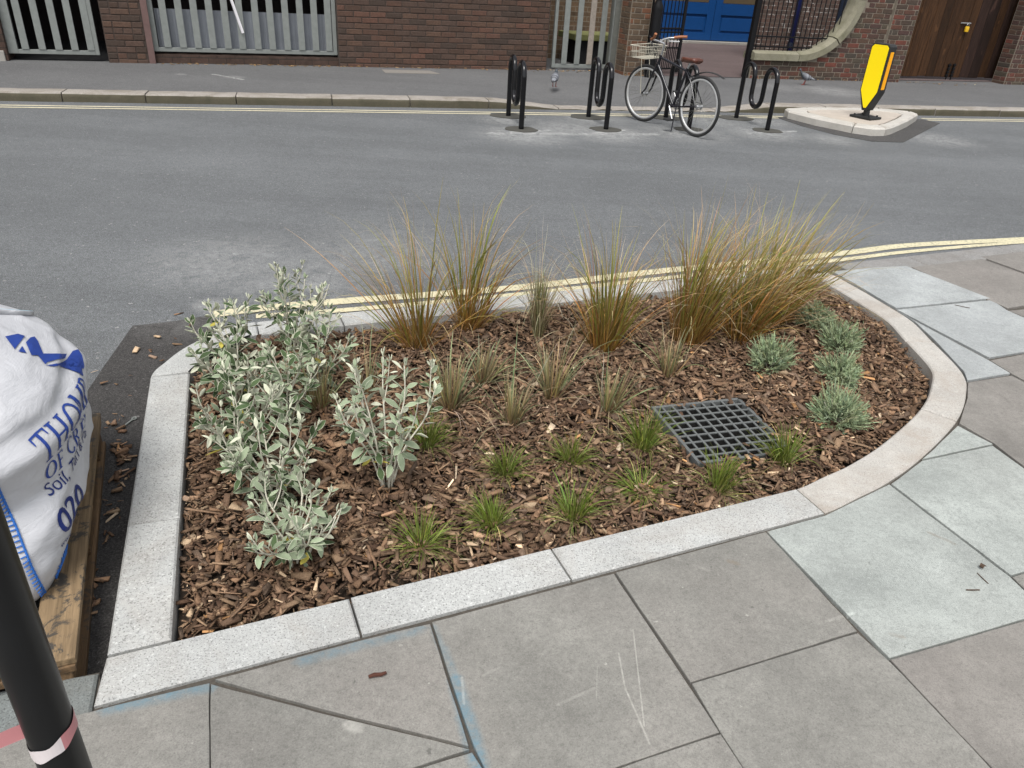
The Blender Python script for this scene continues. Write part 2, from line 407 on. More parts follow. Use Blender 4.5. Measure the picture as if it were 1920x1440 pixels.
M_slab = [slabmat('warm_grey_slab', (0.220, 0.214, 0.194), (0.228, 0.209, 0.190)),
          slabmat('pale_green_slab', (0.315, 0.335, 0.315), (0.30, 0.305, 0.285), ribs=True),
          slabmat('pale_blue_slab', (0.335, 0.352, 0.348), (0.305, 0.318, 0.32), ribs=True, stains=False),
          slabmat('brown_slab', (0.212, 0.200, 0.182), (0.220, 0.197, 0.182), stains=False)]

def paint(name, c, wear=0.45):
    s = NT(name); v = s.pos(); f = s.noise(v, 60, 5, 0.75); g = s.noise(v, 5, 4, 0.6); k = s.noise(v, 210, 2, 0.7)
    col = s.mix(s.ramp(g, [(0.3, 0), (0.75, 0.5)]), c, V(c, 0.72))
    col = s.mix(s.ramp(f, [(0.53, 0), (0.62, wear)]), col, (0.11, 0.11, 0.11))
    col = s.mix(s.ramp(k, [(0.36, 0.3), (0.46, 0)]), col, V(c, 0.35))
    s.color(col); s.bump(k, 0.3, 0.003); return s.fin(0.75, 0, 0.3)
M_yellow = paint('yellow_line_paint', (0.60, 0.55, 0.37), 0.8)
M_yellow_far = paint('far_line_paint', (0.60, 0.55, 0.40), 0.6)

# ------------------------------------------------------------------ ground, road
setp(MB().add([(-250, -250, -0.30), (250, -250, -0.30), (250, 250, -0.30), (-250, 250, -0.30)], [(0, 1, 2, 3)]).build('ground', M_soil), kind='structure')
road = setting('road', (0, 0, 0))
MB().add([(-60, -60, ZR), (60, -60, ZR), (60, 60, ZR), (-60, 60, ZR)], [(0, 1, 2, 3)]).build('carriageway', M_road, road)

# planter kerb outline (outer edge), from the photograph's ground points
Wd = 0.15
bot = [P(172, 1325), P(678, 1193), P(1073, 1088), P(1548, 962)]
d0 = (bot[3]-bot[0])[:2]; d0 /= np.linalg.norm(d0); nb = np.array([-d0[1], d0[0]])
curve = catmull([P(1548, 962)[:2]-d0*0.3]+[P(*p)[:2] for p in ((1548, 962), (1610, 933), (1665, 905), (1730, 858), (1795, 790), (1813, 740), (1806, 700), (1752, 643), (1712, 603), (1660, 570), (1600, 535), (1555, 512), (1510, 502))], 6)[6:]
back = [P(*p)[:2] for p in ((1520, 497), (1250, 528), (1049, 547), (971, 556), (632, 580), (480, 603))]
d1 = back[5]-back[0]; d1 /= np.linalg.norm(d1); nk = np.array([-d1[1], d1[0]])
b0 = back[0]; back = [b0+d1*((q-b0).dot(d1)) for q in back]
corner = catmull([back[5]-d1*0.2, back[5], P(430, 613)[:2], P(351, 648)[:2], P(306, 680)[:2], P(281, 706)[:2], P(265, 775)[:2]], 6)[6:-6]
left = [P(281, 706)[:2], P(238, 985)[:2], P(195, 1246)[:2]]
d2 = left[2]-left[0]; d2 /= np.linalg.norm(d2); left[1] = left[0]+d2*((left[1]-left[0]).dot(d2)); nl = np.array([-d2[1], d2[0]])
def offset(path, wd, first=None, last=None):
    out = []
    for i in range(len(path)):
        t = path[min(i+1, len(path)-1)]-path[max(i-1, 0)]; t = t/np.linalg.norm(t); n = np.array([-t[1], t[0]])
        if i == 0 and first is not None: n = first
        if i == len(path)-1 and last is not None: n = last
        out.append(path[i]+n*wd)
    return out
kerb = setting('planter_kerb')
ZK = 0.001
def stone(outer, inner, mat, z1=ZK, name='kerb_stone', parent=None, z0=-0.16, gap=0.0032, ch=0.006):
    poly = list(outer)+list(inner)[::-1]
    poly = [np.array(q[:2], float) for q in poly]
    A = sum(poly[i][0]*poly[(i+1) % len(poly)][1]-poly[(i+1) % len(poly)][0]*poly[i][1] for i in range(len(poly)))
    if A < 0: poly = poly[::-1]
    poly = inset(poly, gap)
    return MB().prism(poly, z0, z1, ch).build(name, mat, parent or kerb)
cpt = [q[:2] for q in bot]
cpt = [cpt[0]+d0*((q-cpt[0]).dot(d0)) for q in cpt]
inner_loop = []
for i in range(3):
    a, b = cpt[i], cpt[i+1]
    a_in = a+nb*Wd
    if i == 0: a_in = left[0]+d2*(((a+nb*Wd-left[0]).dot(nb))/d2.dot(nb))
    stone([a, b], [a_in, b+nb*Wd], M_granite, ZK+[0.0, 0.003, 0.001][i])
ci = offset(curve, Wd, first=nb)
def near(path, q): return int(np.argmin([np.linalg.norm(p-q) for p in path]))
j1, j2 = near(curve, P(1795, 790)[:2]), near(curve, P(1752, 643)[:2])
for k, (a, b) in enumerate(((0, j1), (j1, j2), (j2, len(curve)-1))):
    stone(curve[a:b+1], ci[a:b+1], M_granite_dirty, ZK+[0.0, 0.002, 0.0][k])
for a, b in zip(back[:-1], back[1:]):
    stone([a, b], [a+nk*Wd, b+nk*Wd], M_granite)
ko = offset(corner, Wd, first=nk, last=nl)
stone(corner, ko, M_granite, ZK+0.001)
le = [q+d2*(((cpt[0]+nb*Wd-q).dot(nb))/d2.dot(nb)) for q in (left[0], left[0]+nl*0.158)]
for i in range(2):
    if i == 1:
        stone([left[1], le[0]], [left[1]+nl*0.158, le[1]], M_granite, ZK+0.003, gap=0.004)
        continue
    stone([left[i], left[i+1]], [left[i]+nl*0.158, left[i+1]+nl*0.158], M_granite, ZK+[0.0, 0.002][i])
inner_loop = [left[1]+nl*0.158, le[1], cpt[1]+nb*Wd, cpt[2]+nb*Wd]+[q for q in ci[:-3]]+[back[1]+nk*Wd, back[2]+nk*Wd, back[3]+nk*Wd, back[4]+nk*Wd]+[q for q in ko]
BED = np.array(inner_loop)
def inside(pts, poly):
    x, y = pts[:, 0], pts[:, 1]; c = np.zeros(len(pts), bool); n = len(poly)
    for i in range(n):
        x1, y1 = poly[i]; x2, y2 = poly[i-1]
        m = ((y1 > y) != (y2 > y)) & (x < (x2-x1)*(y-y1)/(y2-y1+1e-12)+x1); c ^= m
    return c
def edge_dist(pts, poly):
    d = np.full(len(pts), 9.0); n = len(poly)
    for i in range(n):
        a, b = poly[i-1], poly[i]; u = b-a; L = u.dot(u)+1e-12
        t = np.clip(((pts-a)@u)/L, 0, 1)[:, None]; d = np.minimum(d, np.linalg.norm(pts-(a+t*u), axis=1))
    return d

# near footway: bedding sheet with the slabs on it
pave = setting('footway')
OK0, OK1, OK2 = P(184, 1254)[:2], P(0, 1290)[:2], None
dl = OK1-OK0; dl /= np.linalg.norm(dl)
ROa, ROb = P(1567, 494)[:2], P(1900, 458)[:2]
dr = ROb-ROa; dr /= np.linalg.norm(dr)
sheet = [OK0+dl*30, OK0, cpt[0]+d0*0.02]+[q+nb*0.03 for q in cpt[1:3]]+[q for q in offset(curve, 0.03)]+[ROa, ROa+dr*30, np.array([40, -30]), np.array([-30, -30])]
MB().prism(sheet, -0.16, -0.014).build('bedding', M_bedding, pave)
SL = [  # slab corners in photo pixels, kind
 ([(-260, 1440), (168, 1335), (391, 1281), (391, 1640), (-260, 1800)], 0),
 ([(396, 1284), (640, 1346), (874, 1403), (700, 1462), (396, 1545)], 0),
 ([(396, 1555), (700, 1468), (884, 1411), (905, 1442), (1010, 1640), (396, 1800)], 0),
 ([(408, 1273), (676, 1200), (805, 1169), (877, 1394), (640, 1336)], 0),
 ([(811, 1167), (1075, 1096), (1150, 1076), (1347, 1371), (1170, 1432), (945, 1508), (890, 1400)], 0),
 ([(950, 1515), (1172, 1437), (1350, 1377), (1394, 1442), (1500, 1600), (1080, 1760)], 0),
 ([(1156, 1074), (1435, 998), (1605, 1182), (1296, 1278)], 0),
 ([(1440, 997), (1548, 967), (1612, 936), (1667, 909), (1892, 1081), (1962, 1147), (1668, 1232)], 1),
 ([(1299, 1282), (1608, 1187), (1665, 1237), (1755, 1331), (1858, 1440), (2010, 1600), (1500, 1600), (1396, 1440), (1352, 1372)], 0),
 ([(1672, 1237), (1962, 1152), (2250, 1420), (1990, 1560), (1863, 1440), (1759, 1330)], 3),
 ([(1673, 907), (1730, 864), (1861, 836), (1915, 875), (2080, 990), (2080, 1020), (1896, 1077)], 1),
 ([(1900, 1082), (2080, 1026), (2300, 1200), (2250, 1400), (1968, 1147)], 0),
 ([(1732, 859), (1797, 798), (1860, 831)], 1),
 ([(1800, 793), (1815, 745), (1816, 717), (1897, 704), (2100, 810), (2100, 980), (1918, 871), (1864, 830)], 3),
 ([(1815, 712), (1808, 695), (1756, 640), (1716, 602), (1684, 584), (1853, 675), (1893, 699)], 2),
 ([(1684, 580), (1860, 562), (1888, 581), (1960, 612), (1960, 652), (1855, 669)], 2),
 ([(1562, 509), (1604, 532), (1663, 567), (1681, 577), (1855, 559), (1699, 499), (1640, 502)], 2),
 ([(1704, 498), (1833, 482), (1925, 515), (1960, 565), (1890, 577)], 3),
 ([(1840, 481), (1960, 467), (2200, 500), (2200, 548), (1968, 565), (1930, 513)], 3),
 ([(1893, 583), (2100, 562), (2200, 600), (2200, 630), (1965, 650), (1965, 610)], 3),
 ([(1858, 676), (1965, 656), (2200, 637), (2300, 780), (2105, 806), (1900, 702)], 3),
]
for k, (pp, kind) in enumerate(SL):
    poly = [P(*q)[:2] for q in pp]
    A = sum(poly[i][0]*poly[(i+1) % len(poly)][1]-poly[(i+1) % len(poly)][0]*poly[i][1] for i in range(len(poly)))
    if A < 0: poly = poly[::-1]
    poly = inset(poly, -0.0024)
    # break the edges up a little so that the joints are not ruler-straight
    rough = []
    for i in range(len(poly)):
        a, b = poly[i], poly[(i+1) % len(poly)]; L = np.linalg.norm(b-a); n = max(1, int(L/0.05)); u = (b-a)/L; nn = np.array([-u[1], u[0]])
        for j in range(n):
            rough.append(a+(b-a)*j/n+nn*(abs(random.gauss(0, 0.0008)) if j else (0.0016 if kind in (0, 3) else 0.0005)))
    MB().prism(rough, -0.06, 0.0+random.uniform(-0.002, 0.001), 0.0016).build('paving_slab', M_slab[kind], pave)
# old kerb stones beside the planter: lower left and right
ok_in = nl*0 + np.array([dl[1], -dl[0]]);  ok_in = ok_in if ok_in[1] < 0 else -ok_in
for i in range(6):
    a = OK0+dl*(0.02+0.52*i); b = OK0+dl*(0.02+0.52*i+0.515)
    if i == 0: a = P(186, 1258)[:2]; b = P(98, 1272)[:2]
    if i == 1: a = P(96, 1273)[:2]
    wv = ok_in*0.135
    stone([a, b], [a+wv, b+wv], M_oldblue, -0.001, 'old_kerb_stone', pave, gap=0.003)
rn = np.array([dr[1], -dr[0]])
cuts = [0.0, 0.62, 1.5, 2.4, 3.3, 4.3, 5.3]
for a, b in zip(cuts[:-1], cuts[1:]):
    q0, q1 = ROa+dr*a, ROa+dr*b
    stone([q0, q1], [q0+rn*0.19, q1+rn*0.19], M_oldkerb, -0.001, 'old_kerb_stone', pave, gap=0.003)

# soil of the bed
g = []
bed_soil = MB().prism(BED, -0.2, -0.062).build('planting_bed', M_soil); setp(bed_soil, kind='structure')

# road patches and markings
def sheet_on_road(pts, z, mat, name):
    return MB().prism(pts, z-0.003, z, 0).build(name, mat, road)
cpx = [E_(*q)[:2] for q in ((249, 612), (330, 603), (395, 592))]
sheet_on_road([cpx[0], cpx[1], cpx[2]]+[corner[4]+np.array([0.05, -0.1])]+[left[0]+nl*0.05, left[2]+nl*0.05, OK0+dl*0.0-ok_in*-0.05, OK0+dl*1.2, E_(-60, 1000)[:2], E_(120, 800)[:2], E_(198, 684)[:2]], ZR+0.004, M_patch, 'road_patch')
def line(path, wd, z, mat, name='yellow_line'):
    path = [np.array(p[:2]) for p in path]; L = offset(path, wd/2); R_ = offset(path, -wd/2); n = len(path)
    return MB().add([(*p, z) for p in R_]+[(*p, z) for p in L], [(i, i+1, n+i+1, n+i) for i in range(n-1)]).build(name, mat, road)
nearA = [E_(*q) for q in ((401, 590), (520, 576), (663, 564), (971, 540), (1250, 508), (1567, 477), (1700, 461), (1900, 450), (2100, 438))]
nearB = [E_(*q) for q in ((480, 594), (663, 581), (971, 553), (1250, 522), (1567, 489), (1700, 473), (1900, 456), (2100, 445))]
line(catmull(nearA, 8), 0.082, ZR+0.0042, M_yellow)
line(catmull(nearB, 8), 0.052, ZR+0.0042, M_yellow)
for n0, n1 in ((-0.275, 0.055), (-0.395, 0.055)):
    line([FK.w(s, n0, 0) for s in np.linspace(-20, 9.75, 30)], n1, ZR+0.0042, M_yellow_far)
    line([FK.w(s, n0+0.0, 0) for s in np.linspace(12.05, 30, 12)], n1, ZR+0.0042, M_yellow_far)

# ------------------------------------------------------------------ far kerb and footway
def kh(s):
    """height of the far kerb top along the street (dropped at the gateway)"""
    if s < 5.65: return ZF
    if s < 6.6: return ZF+(ZR+0.015-ZF)*(s-5.65)/0.95
    if s < 8.9: return ZR+0.015
    if s < 9.75: return ZR+0.015+(ZF-ZR-0.015)*(s-8.9)/0.85
    return ZF
farkerb = setting('far_kerb')
joints = [-9.5, -8.3, -7.1, -5.9, -4.7, -3.5, -2.4, -1.4, -0.4, 0.62, 1.5, 2.5, 3.62, 4.58, 5.6, 6.55, 7.3, 8.1, 8.9, 9.75, 10.6, 11.5, 12.5, 13.7, 14.9, 16.1, 17.3, 18.5, 20]
for a, b in zip(joints[:-1], joints[1:]):
    a2, b2 = a+0.006, b-0.006; wd = 0.28; n = 7; m = MB(); vs = []; jit = random.uniform(-0.004, 0.004)
    for i in range(n):
        s = a2+(b2-a2)*i/(n-1); h = kh(s)+random.uniform(-0.003, 0.003); j = random.uniform(-0.005, 0.005)+jit
        h = max(h, ZR+0.012)
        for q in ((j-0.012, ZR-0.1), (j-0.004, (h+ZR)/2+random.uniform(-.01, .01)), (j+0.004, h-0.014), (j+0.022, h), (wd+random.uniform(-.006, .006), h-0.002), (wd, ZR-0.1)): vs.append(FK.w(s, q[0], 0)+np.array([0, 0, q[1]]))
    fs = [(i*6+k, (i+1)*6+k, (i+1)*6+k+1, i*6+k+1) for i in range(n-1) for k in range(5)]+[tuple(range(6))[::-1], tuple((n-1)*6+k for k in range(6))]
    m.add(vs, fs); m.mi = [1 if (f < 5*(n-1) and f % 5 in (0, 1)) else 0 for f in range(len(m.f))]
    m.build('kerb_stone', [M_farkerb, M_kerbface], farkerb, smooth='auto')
farp = setting('far_footway')
ss = np.linspace(-30, 40, 281); nn_ = [0.27, 0.5, 0.9, 1.4, 2.2, 4.5, 16]
vs = []; W_ = len(nn_)
for s in ss:
    e = kh(s)-0.004
    for n in nn_:
        t = min(1, max(0, (n-0.27)/1.6)); vs.append(FK.w(s, n, 0)+np.array([0, 0, e+(0.05-e)*t if n < 2.2 else 0.05]))
fs = [(i*W_+k, (i+1)*W_+k, (i+1)*W_+k+1, i*W_+k+1) for i in range(len(ss)-1) for k in range(W_-1)]
MB().add(vs, fs).build('footway_surface', M_farpave, farp, smooth=True)
M_cover = plain('concrete_cover', (0.20, 0.185, 0.165), 0.9, var=0.2)
cov = [P(*q, 0.035)[:2] for q in ((716, 133), (805, 135), (826, 141), (722, 139))]
MB().prism(cov, 0.03, 0.056).build('inspection_cover', M_cover, farp)
# ------------------------------------------------------------------ brickwork
def brickmat(name, tones, grime=0.35):
    s = NT(name); v = s.shifted(); n = len(tones)
    base = s.ramp(s.rnd(), [(i/n, t) for i, t in enumerate(tones)], 'CONSTANT')
    f = s.noise(v, 38, 5, 0.7); g = s.noise(v, 140, 3, 0.7)
    col = s.mix(1.0, base, s.ramp(f, [(0.2, 0.62), (0.8, 1.35)]), 'MULTIPLY')
    col = s.mix(s.ramp(g, [(0.62, 0), (0.75, 0.35)]), col, (0.30, 0.25, 0.21))
    low = s.n('ShaderNodeSeparateXYZ'); s.l(s.pos(), low.inputs[0])
    col = s.mix(s.math('MULTIPLY', s.ramp(s.noise(s.pos(), 2.5, 5, 0.7), [(0.4, 0), (0.7, 1)]), grime), col, (0.045, 0.040, 0.034))
    s.color(col); s.bump(s.math('ADD', f, g), 0.5, 0.004); return s.fin(0.88, 0, 0.25)
M_brickA = brickmat('plum_brick', [(0.096, 0.054, 0.039), (0.074, 0.045, 0.033), (0.104, 0.062, 0.044), (0.080, 0.051, 0.039), (0.060, 0.041, 0.032), (0.115, 0.060, 0.043), (0.088, 0.056, 0.043)])
M_brickB = brickmat('mixed_red_brick', [(0.105, 0.048, 0.034), (0.072, 0.050, 0.038), (0.135, 0.047, 0.034), (0.080, 0.045, 0.036), (0.062, 0.050, 0.040), (0.092, 0.056, 0.040), (0.080, 0.064, 0.046), (0.075, 0.042, 0.036)])
M_brickC = brickmat('brown_stock_brick', [(0.120, 0.072, 0.042), (0.095, 0.065, 0.042), (0.145, 0.066, 0.038), (0.110, 0.076, 0.050), (0.085, 0.058, 0.040)])
M_mortA = plain('brown_mortar', (0.052, 0.039, 0.032), 0.95, var=0.3, scale=40, bump=0.3)
M_mortB = plain('buff_mortar', (0.20, 0.172, 0.135), 0.95, var=0.35, scale=12, bump=0.3)
def brick_texture(name, c1, c2, mort, white=0.0):
    """far or out-of-frame brickwork, too small to lay brick by brick"""
    s = NT(name); tc = s.n('ShaderNodeTexCoord').outputs['Object']
    sep = s.n('ShaderNodeSeparateXYZ'); s.l(tc, sep.inputs[0]); cb = s.n('ShaderNodeCombineXYZ')
    s.l(s.math('ADD', sep.outputs[0], sep.outputs[1]), cb.inputs[0]); s.l(sep.outputs[2], cb.inputs[1])
    b = s.n('ShaderNodeTexBrick'); s.l(cb.outputs[0], b.inputs['Vector']); b.inputs['Scale'].default_value = 1
    b.inputs['Brick Width'].default_value = 0.245; b.inputs['Row Height'].default_value = 0.081; b.inputs['Mortar Size'].default_value = 0.006
    b.inputs['Color1'].default_value = (*c1, 1); b.inputs['Color2'].default_value = (*c2, 1); b.inputs['Mortar'].default_value = (*mort, 1); b.inputs['Bias'].default_value = 0
    n = s.noise(tc, 9, 5, 0.7); col = s.mix(1.0, b.outputs['Color'], s.ramp(n, [(0.25, 0.6), (0.75, 1.35)]), 'MULTIPLY')
    if white:
        col = s.mix(s.math('MULTIPLY', s.ramp(s.noise(tc, 5.5, 4, 0.6), [(0.52, 0), (0.62, white)]), b.outputs['Fac']), col, (0.55, 0.52, 0.49))
        col = s.mix(s.ramp(s.noise(tc, 11, 4, 0.6), [(0.60, 0), (0.68, white*0.4)]), col, (0.42, 0.40, 0.38))
    s.color(col); s.bump(b.outputs['Fac'], -0.6, 0.01); return s.fin(0.9, 0, 0.2)
M_btexA = brick_texture('plum_brickwork', (0.074, 0.047, 0.037), (0.058, 0.040, 0.032), (0.036, 0.029, 0.024))
M_btexB = brick_texture('red_brickwork', (0.105, 0.048, 0.034), (0.072, 0.050, 0.038), (0.165, 0.142, 0.112))
M_btexQ = brick_texture('whitewashed_brickwork', (0.10, 0.062, 0.05), (0.075, 0.055, 0.046), (0.12, 0.105, 0.09), white=0.85)

_bm_cache = {}
def brick_mesh(L, H, mat, var):
    key = (round(L, 3), round(H, 3), mat.name, var)
    if key in _bm_cache: return _bm_cache[key]
    r = random.Random(hash(key[:2])+var*77); j = lambda a=0.0022: r.uniform(-a, a)
    D, c = 0.06, 0.005; hx, hz = L/2, H/2
    q = [(-hx+j(), -hz+j()), (hx+j(), -hz+j()), (hx+j(), hz+j()), (-hx+j(), hz+j())]
    vs = [(x, D, z) for x, z in q]+[(x, c+j(0.001), z) for x, z in q]+[(x*(1-c/hx*1.2), j(0.0015), z*(1-c/hz)) for x, z in q]
    fs = [(i, (i+1) % 4, 4+(i+1) % 4, 4+i) for i in range(4)]+[(4+i, 4+(i+1) % 4, 8+(i+1) % 4, 8+i) for i in range(4)]+[(8, 9, 10, 11)]
    me = bpy.data.meshes.new('brick'); me.from_pydata(vs, [], fs); me.update(); me.materials.append(mat); _bm_cache[key] = me
    return me
def lay(parent, s0, s1, z0, z1, n, mat, course=0.0805, pitch=0.245, bond='stretcher', keep=None, proud=0.007, gap=0.012):
    """bricks of a wall face in the parent's space (x along, y back, z up)"""
    k = 0; z = z0; made = 0
    while z+course*0.6 < z1:
        if bond == 'stretcher': seq = [pitch]; off = 0 if k % 2 else pitch/2
        elif bond == 'flemish': seq = [pitch, pitch/2]; off = 0 if k % 2 else pitch*0.75
        else: seq = [pitch] if k % 4 != 1 else [pitch/2]; off = 0 if k % 2 else pitch/2
        s = s0-off; i = 0
        while s < s1-0.02:
            L = seq[i % len(seq)]; a, b = max(s, s0), min(s+L, s1)
            if b-a > 0.04:
                c = (a+b)/2; zc = z+course/2
                if keep is None or keep(c, zc):
                    me = brick_mesh(b-a-gap, course-gap, mat, random.randrange(3)); o = bpy.data.objects.new('brick', me); COL.objects.link(o)
                    o.parent = parent; y = -proud+random.uniform(-0.002, 0.0025)
                    o.location = (c, n+y, zc)
                    o.rotation_euler = (random.gauss(0, 0.004), random.gauss(0, 0.004), random.gauss(0, 0.006)); made += 1
            s += L; i += 1
        z += course; k += 1
    return made

M_galv = plain('galvanised_steel', (0.235, 0.25, 0.235), 0.55, 0.35, 0.4, var=0.22, scale=14, bump=0.08)
M_galv_d = plain('weathered_steel', (0.19, 0.195, 0.175), 0.6, 0.3, 0.4, var=0.35, scale=10, bump=0.12)
M_greywood = plain('silvered_wood', (0.27, 0.235, 0.20), 0.85, var=0.35, scale=30, bump=0.3)
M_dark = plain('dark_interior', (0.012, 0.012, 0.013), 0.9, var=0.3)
M_polycarb = plain('twinwall_sheet', (0.20, 0.215, 0.24), 0.35, 0, 0.5, var=0.3, scale=3, bump=0.0)
M_white = plain('white_plastic', (0.72, 0.70, 0.72), 0.5, var=0.06)
M_blackpaint = plain('black_gloss_paint', (0.005, 0.005, 0.006), 0.16, 0, 0.38, var=0.2, bump=0.02)
M_blackmatt = plain('black_satin_paint', (0.007, 0.007, 0.008), 0.5, 0, 0.18, var=0.3, bump=0.03)
M_blue = plain('blue_door_paint', (0.005, 0.052, 0.185), 0.4, 0, 0.4, var=0.12, scale=6, bump=0.02)
M_navy = plain('navy_cladding', (0.010, 0.016, 0.032), 0.5, var=0.3)
M_glassbrown = plain('brown_blind', (0.105, 0.080, 0.048), 0.3, var=0.15, scale=3, bump=0)
M_stone = granite('mossy_coping_stone', (0.24, 0.225, 0.165), 0.45, (0.10, 0.10, 0.050), 0.6)
M_conc = plain('pale_concrete', (0.30, 0.285, 0.255), 0.9, var=0.25, scale=12)
M_moss = plain('mossy_stone', (0.16, 0.165, 0.060), 0.95, var=0.4, scale=12, bump=0.4)
M_edge = plain('red_oxide_paint', (0.135, 0.082, 0.074), 0.7, var=0.25, scale=12)
def woodmat(name, c, knots=True, dirt=0.0, grain=(1, 1, 0.06)):
    s = NT(name); v = s.shifted(); g = s.scalev(v, grain)
    w1 = s.noise(g, 28, 5, 0.65, 1.5); w2 = s.noise(g, 110, 3, 0.6)
    col = s.mix(s.ramp(w1, [(0.3, 0), (0.7, 1)]), V(c, 0.45), V(c, 1.45)); col = s.mix(s.ramp(w2, [(0.3, 0.45), (0.55, 0)]), col, V(c, 0.3))
    col = s.mix(1.0, col, s.ramp(s.rnd(), [(0, 0.6), (0.5, 1.0), (1, 1.25)]), 'MULTIPLY')
    if knots:
        kv = s.noise(s.scalev(v, (1, 1, 0.45)), 7, 2, 0.4); col = s.mix(s.ramp(kv, [(0.66, 0), (0.72, 0.8)]), col, V(c, 2.0)); col = s.mix(s.ramp(kv, [(0.74, 0), (0.77, 0.9)]), col, V(c, 0.35))
    if dirt:
        dn = s.noise(v, 13, 6, 0.75, 0.5); col = s.mix(s.ramp(dn, [(0.54, 0), (0.60, dirt)]), col, (0.055, 0.05, 0.043))
    s.color(col); s.bump(s.math('ADD', w1, w2), 0.25, 0.004); return s.fin(0.62, 0, 0.22)
M_gatewood = woodmat('stained_oak_planks', (0.052, 0.024, 0.010))
M_gatewood2 = woodmat('dark_stained_planks', (0.030, 0.016, 0.012))

# ---- left-hand building: wall, pier, openings with steel gates
def root(name, label, cat, F, group=None):
    return thing(name, label, cat, F.o, F.a, group)
bA = root('brick_building', 'dark plum brick building behind the grey steel palisade gates', 'building', FA)
def sA(px, py, n=0.0): return FA.hit(px, py, n)[0]
s_pl0, s_pl1 = sA(205, 117)+0.0, sA(288, 117)+0.02
s_w0, s_w1 = sA(636, 120), sA(1024, 131)
wm = MB().box((s_w0, 0, -0.06), (s_w1, 0.34, 1.255)).build('wall', M_mortA, bA)
lay(wm, s_w0+0.004, s_w1-0.004, -0.03, 1.25, 0.0, M_brickA, bond='stretcher')
setp(wm)
pm = MB().box((s_pl0, 0.0, -0.06), (s_pl1, 0.42, 1.255)).build('pier', M_mortA, bA)
lay(pm, s_pl0+0.003, s_pl1-0.075, -0.03, 1.25, 0.0, M_brickA, bond='english')
MB().box((s_pl1-0.07, -0.018, -0.05), (s_pl1+0.012, 0.03, 2.3)).build('edge_trim', M_edge, bA)
s_l1 = sA(16, 110)
lm_ = MB().box((s_l1-7.0, -0.0, -0.06), (s_l1, 0.4, 2.35)).build('wall', M_btexA, bA)
MB().box((s_l1-0.16, -0.03, -0.05), (s_l1-0.03, 0.02, 0.13), 0.01).build('corner_stone', M_conc, bA)
up = MB()
up.box((s_w0, 0.004, 1.256), (s_w1, 0.34, 2.35)); up.box((s_pl0, 0.004, 1.256), (s_pl1-0.07, 0.42, 2.35))
up.build('upper_brickwork', M_btexA, bA)
MB().box((s_l1-7.0, 0.002, 2.352), (s_w1+0.0, 0.4, 4.6)).build('upper_wall', M_btexA, bA)
MB().box((s_l1-7.0, 0.41, 4.3), (s_w1, 6.0, 4.5)).build('roof', M_dark, bA)
MB().box((s_l1-7.0, 6.0, -0.06), (s_w1, 6.2, 4.5)).build('back_wall', M_btexA, bA)
MB().box((s_w1-0.25, 0.345, -0.06), (s_w1, 6.0, 4.29)).build('side_wall', M_btexA, bA)
MB().box((s_pl1+0.012, 0.05, -0.05), (s_w0, 0.3, 0.115)).build('sill', M_btexA, bA)
MB().box((s_l1-1.0, 0.14, -0.04), (s_w0+0.3, 2.59, 0.012)).build('inner_floor', M_dark, bA)  # near-black floor colour stands in for the shade inside the openings
cur = MB().box((s_l1-1.0, 2.6, -0.02), (s_w0+0.4, 2.65, 3.0)).build('inner_partition', plain('dark_partition', (0.022, 0.016, 0.016), 0.9), bA)  # dark sheet painted as the unlit depth behind the gates

def palisade(label, s0, s1, zb, n, bars, barw, rail=0.055, stile=(0.06, 0.06), top=2.15, woodbar=None, depth=0.05):
    g = root('palisade_gate', label, 'gate', FA, 'galvanised gates in the street front')
    MB().box((s0, n, zb), (s0+stile[0], n+depth, top), 0.006).build('stile', M_galv, g)
    MB().box((s1-stile[1], n, zb), (s1, n+depth, top), 0.006).build('stile', M_galv, g)
    MB().box((s0+stile[0], n+0.004, zb), (s1-stile[1], n+depth-0.004, zb+rail), 0.004).build('bottom_rail', M_galv, g)
    MB().box((s0+stile[0], n+0.004, top-rail), (s1-stile[1], n+depth-0.004, top), 0.004).build('top_rail', M_galv, g)
    for i, a in enumerate(bars):
        MB().box((a-barw/2, n-0.006, zb+rail+0.002), (a+barw/2, n+0.018, top-rail-0.002), 0.004).build('bar', M_greywood if woodbar == i else M_galv, g)
    return g
g1 = palisade('grey steel palisade gate before a dark opening at the far left', sA(17, 102, .08), sA(188, 104, .08), 0.085, 0.08, [sA(x, 97, .08) for x in (49.5, 81, 112, 142, 172)], 0.088, stile=(0.12, 0.055))
g2 = palisade('wide grey steel palisade gate with a translucent sheet behind its bars', sA(287, 98, .08), sA(633, 99, .08), 0.15, 0.08, [sA(x, 92, .08) for x in (316, 345, 373, 401, 429, 456, 485, 512, 540, 567, 593, 618)], 0.092, stile=(0.085, 0.06))
sh = MB(); xs = np.arange(sA(300, 92, .2), sA(628, 92, .2), 0.02); ns = len(xs)
vv = [(x, 0.19+0.004*math.sin(i*1.9), z) for z in (0.16, 0.70) for i, x in enumerate(xs)]
sh.add(vv, [(i, i+1, ns+i+1, ns+i) for i in range(ns-1)]).build('backing_sheet', M_polycarb, g2)
st = MB().tube([FA.w(*(lambda q: (q[0], 0.045, q[1]))(FA.hit(455.5, 62, .045))), FA.w(*(lambda q: (q[0], 0.05, q[1]+0.0))(FA.hit(418, -45, .05)))], 0.021, 4, flat=0.5).build('plastic_strip', M_white)
setp(st, 'thin white plastic strip leaning slanted on the wide steel gate', 'strip')
g3 = palisade('narrow grey steel gate with one split wooden bar beside the brown brick pier', sA(1034, 128, .1), sA(1142, 130, .1), 0.03, 0.1, [sA(x, 122, .1) for x in (1056.5, 1080.5, 1103.5, 1124)], 0.095, rail=0.058, stile=(0.055, 0.02), woodbar=2)
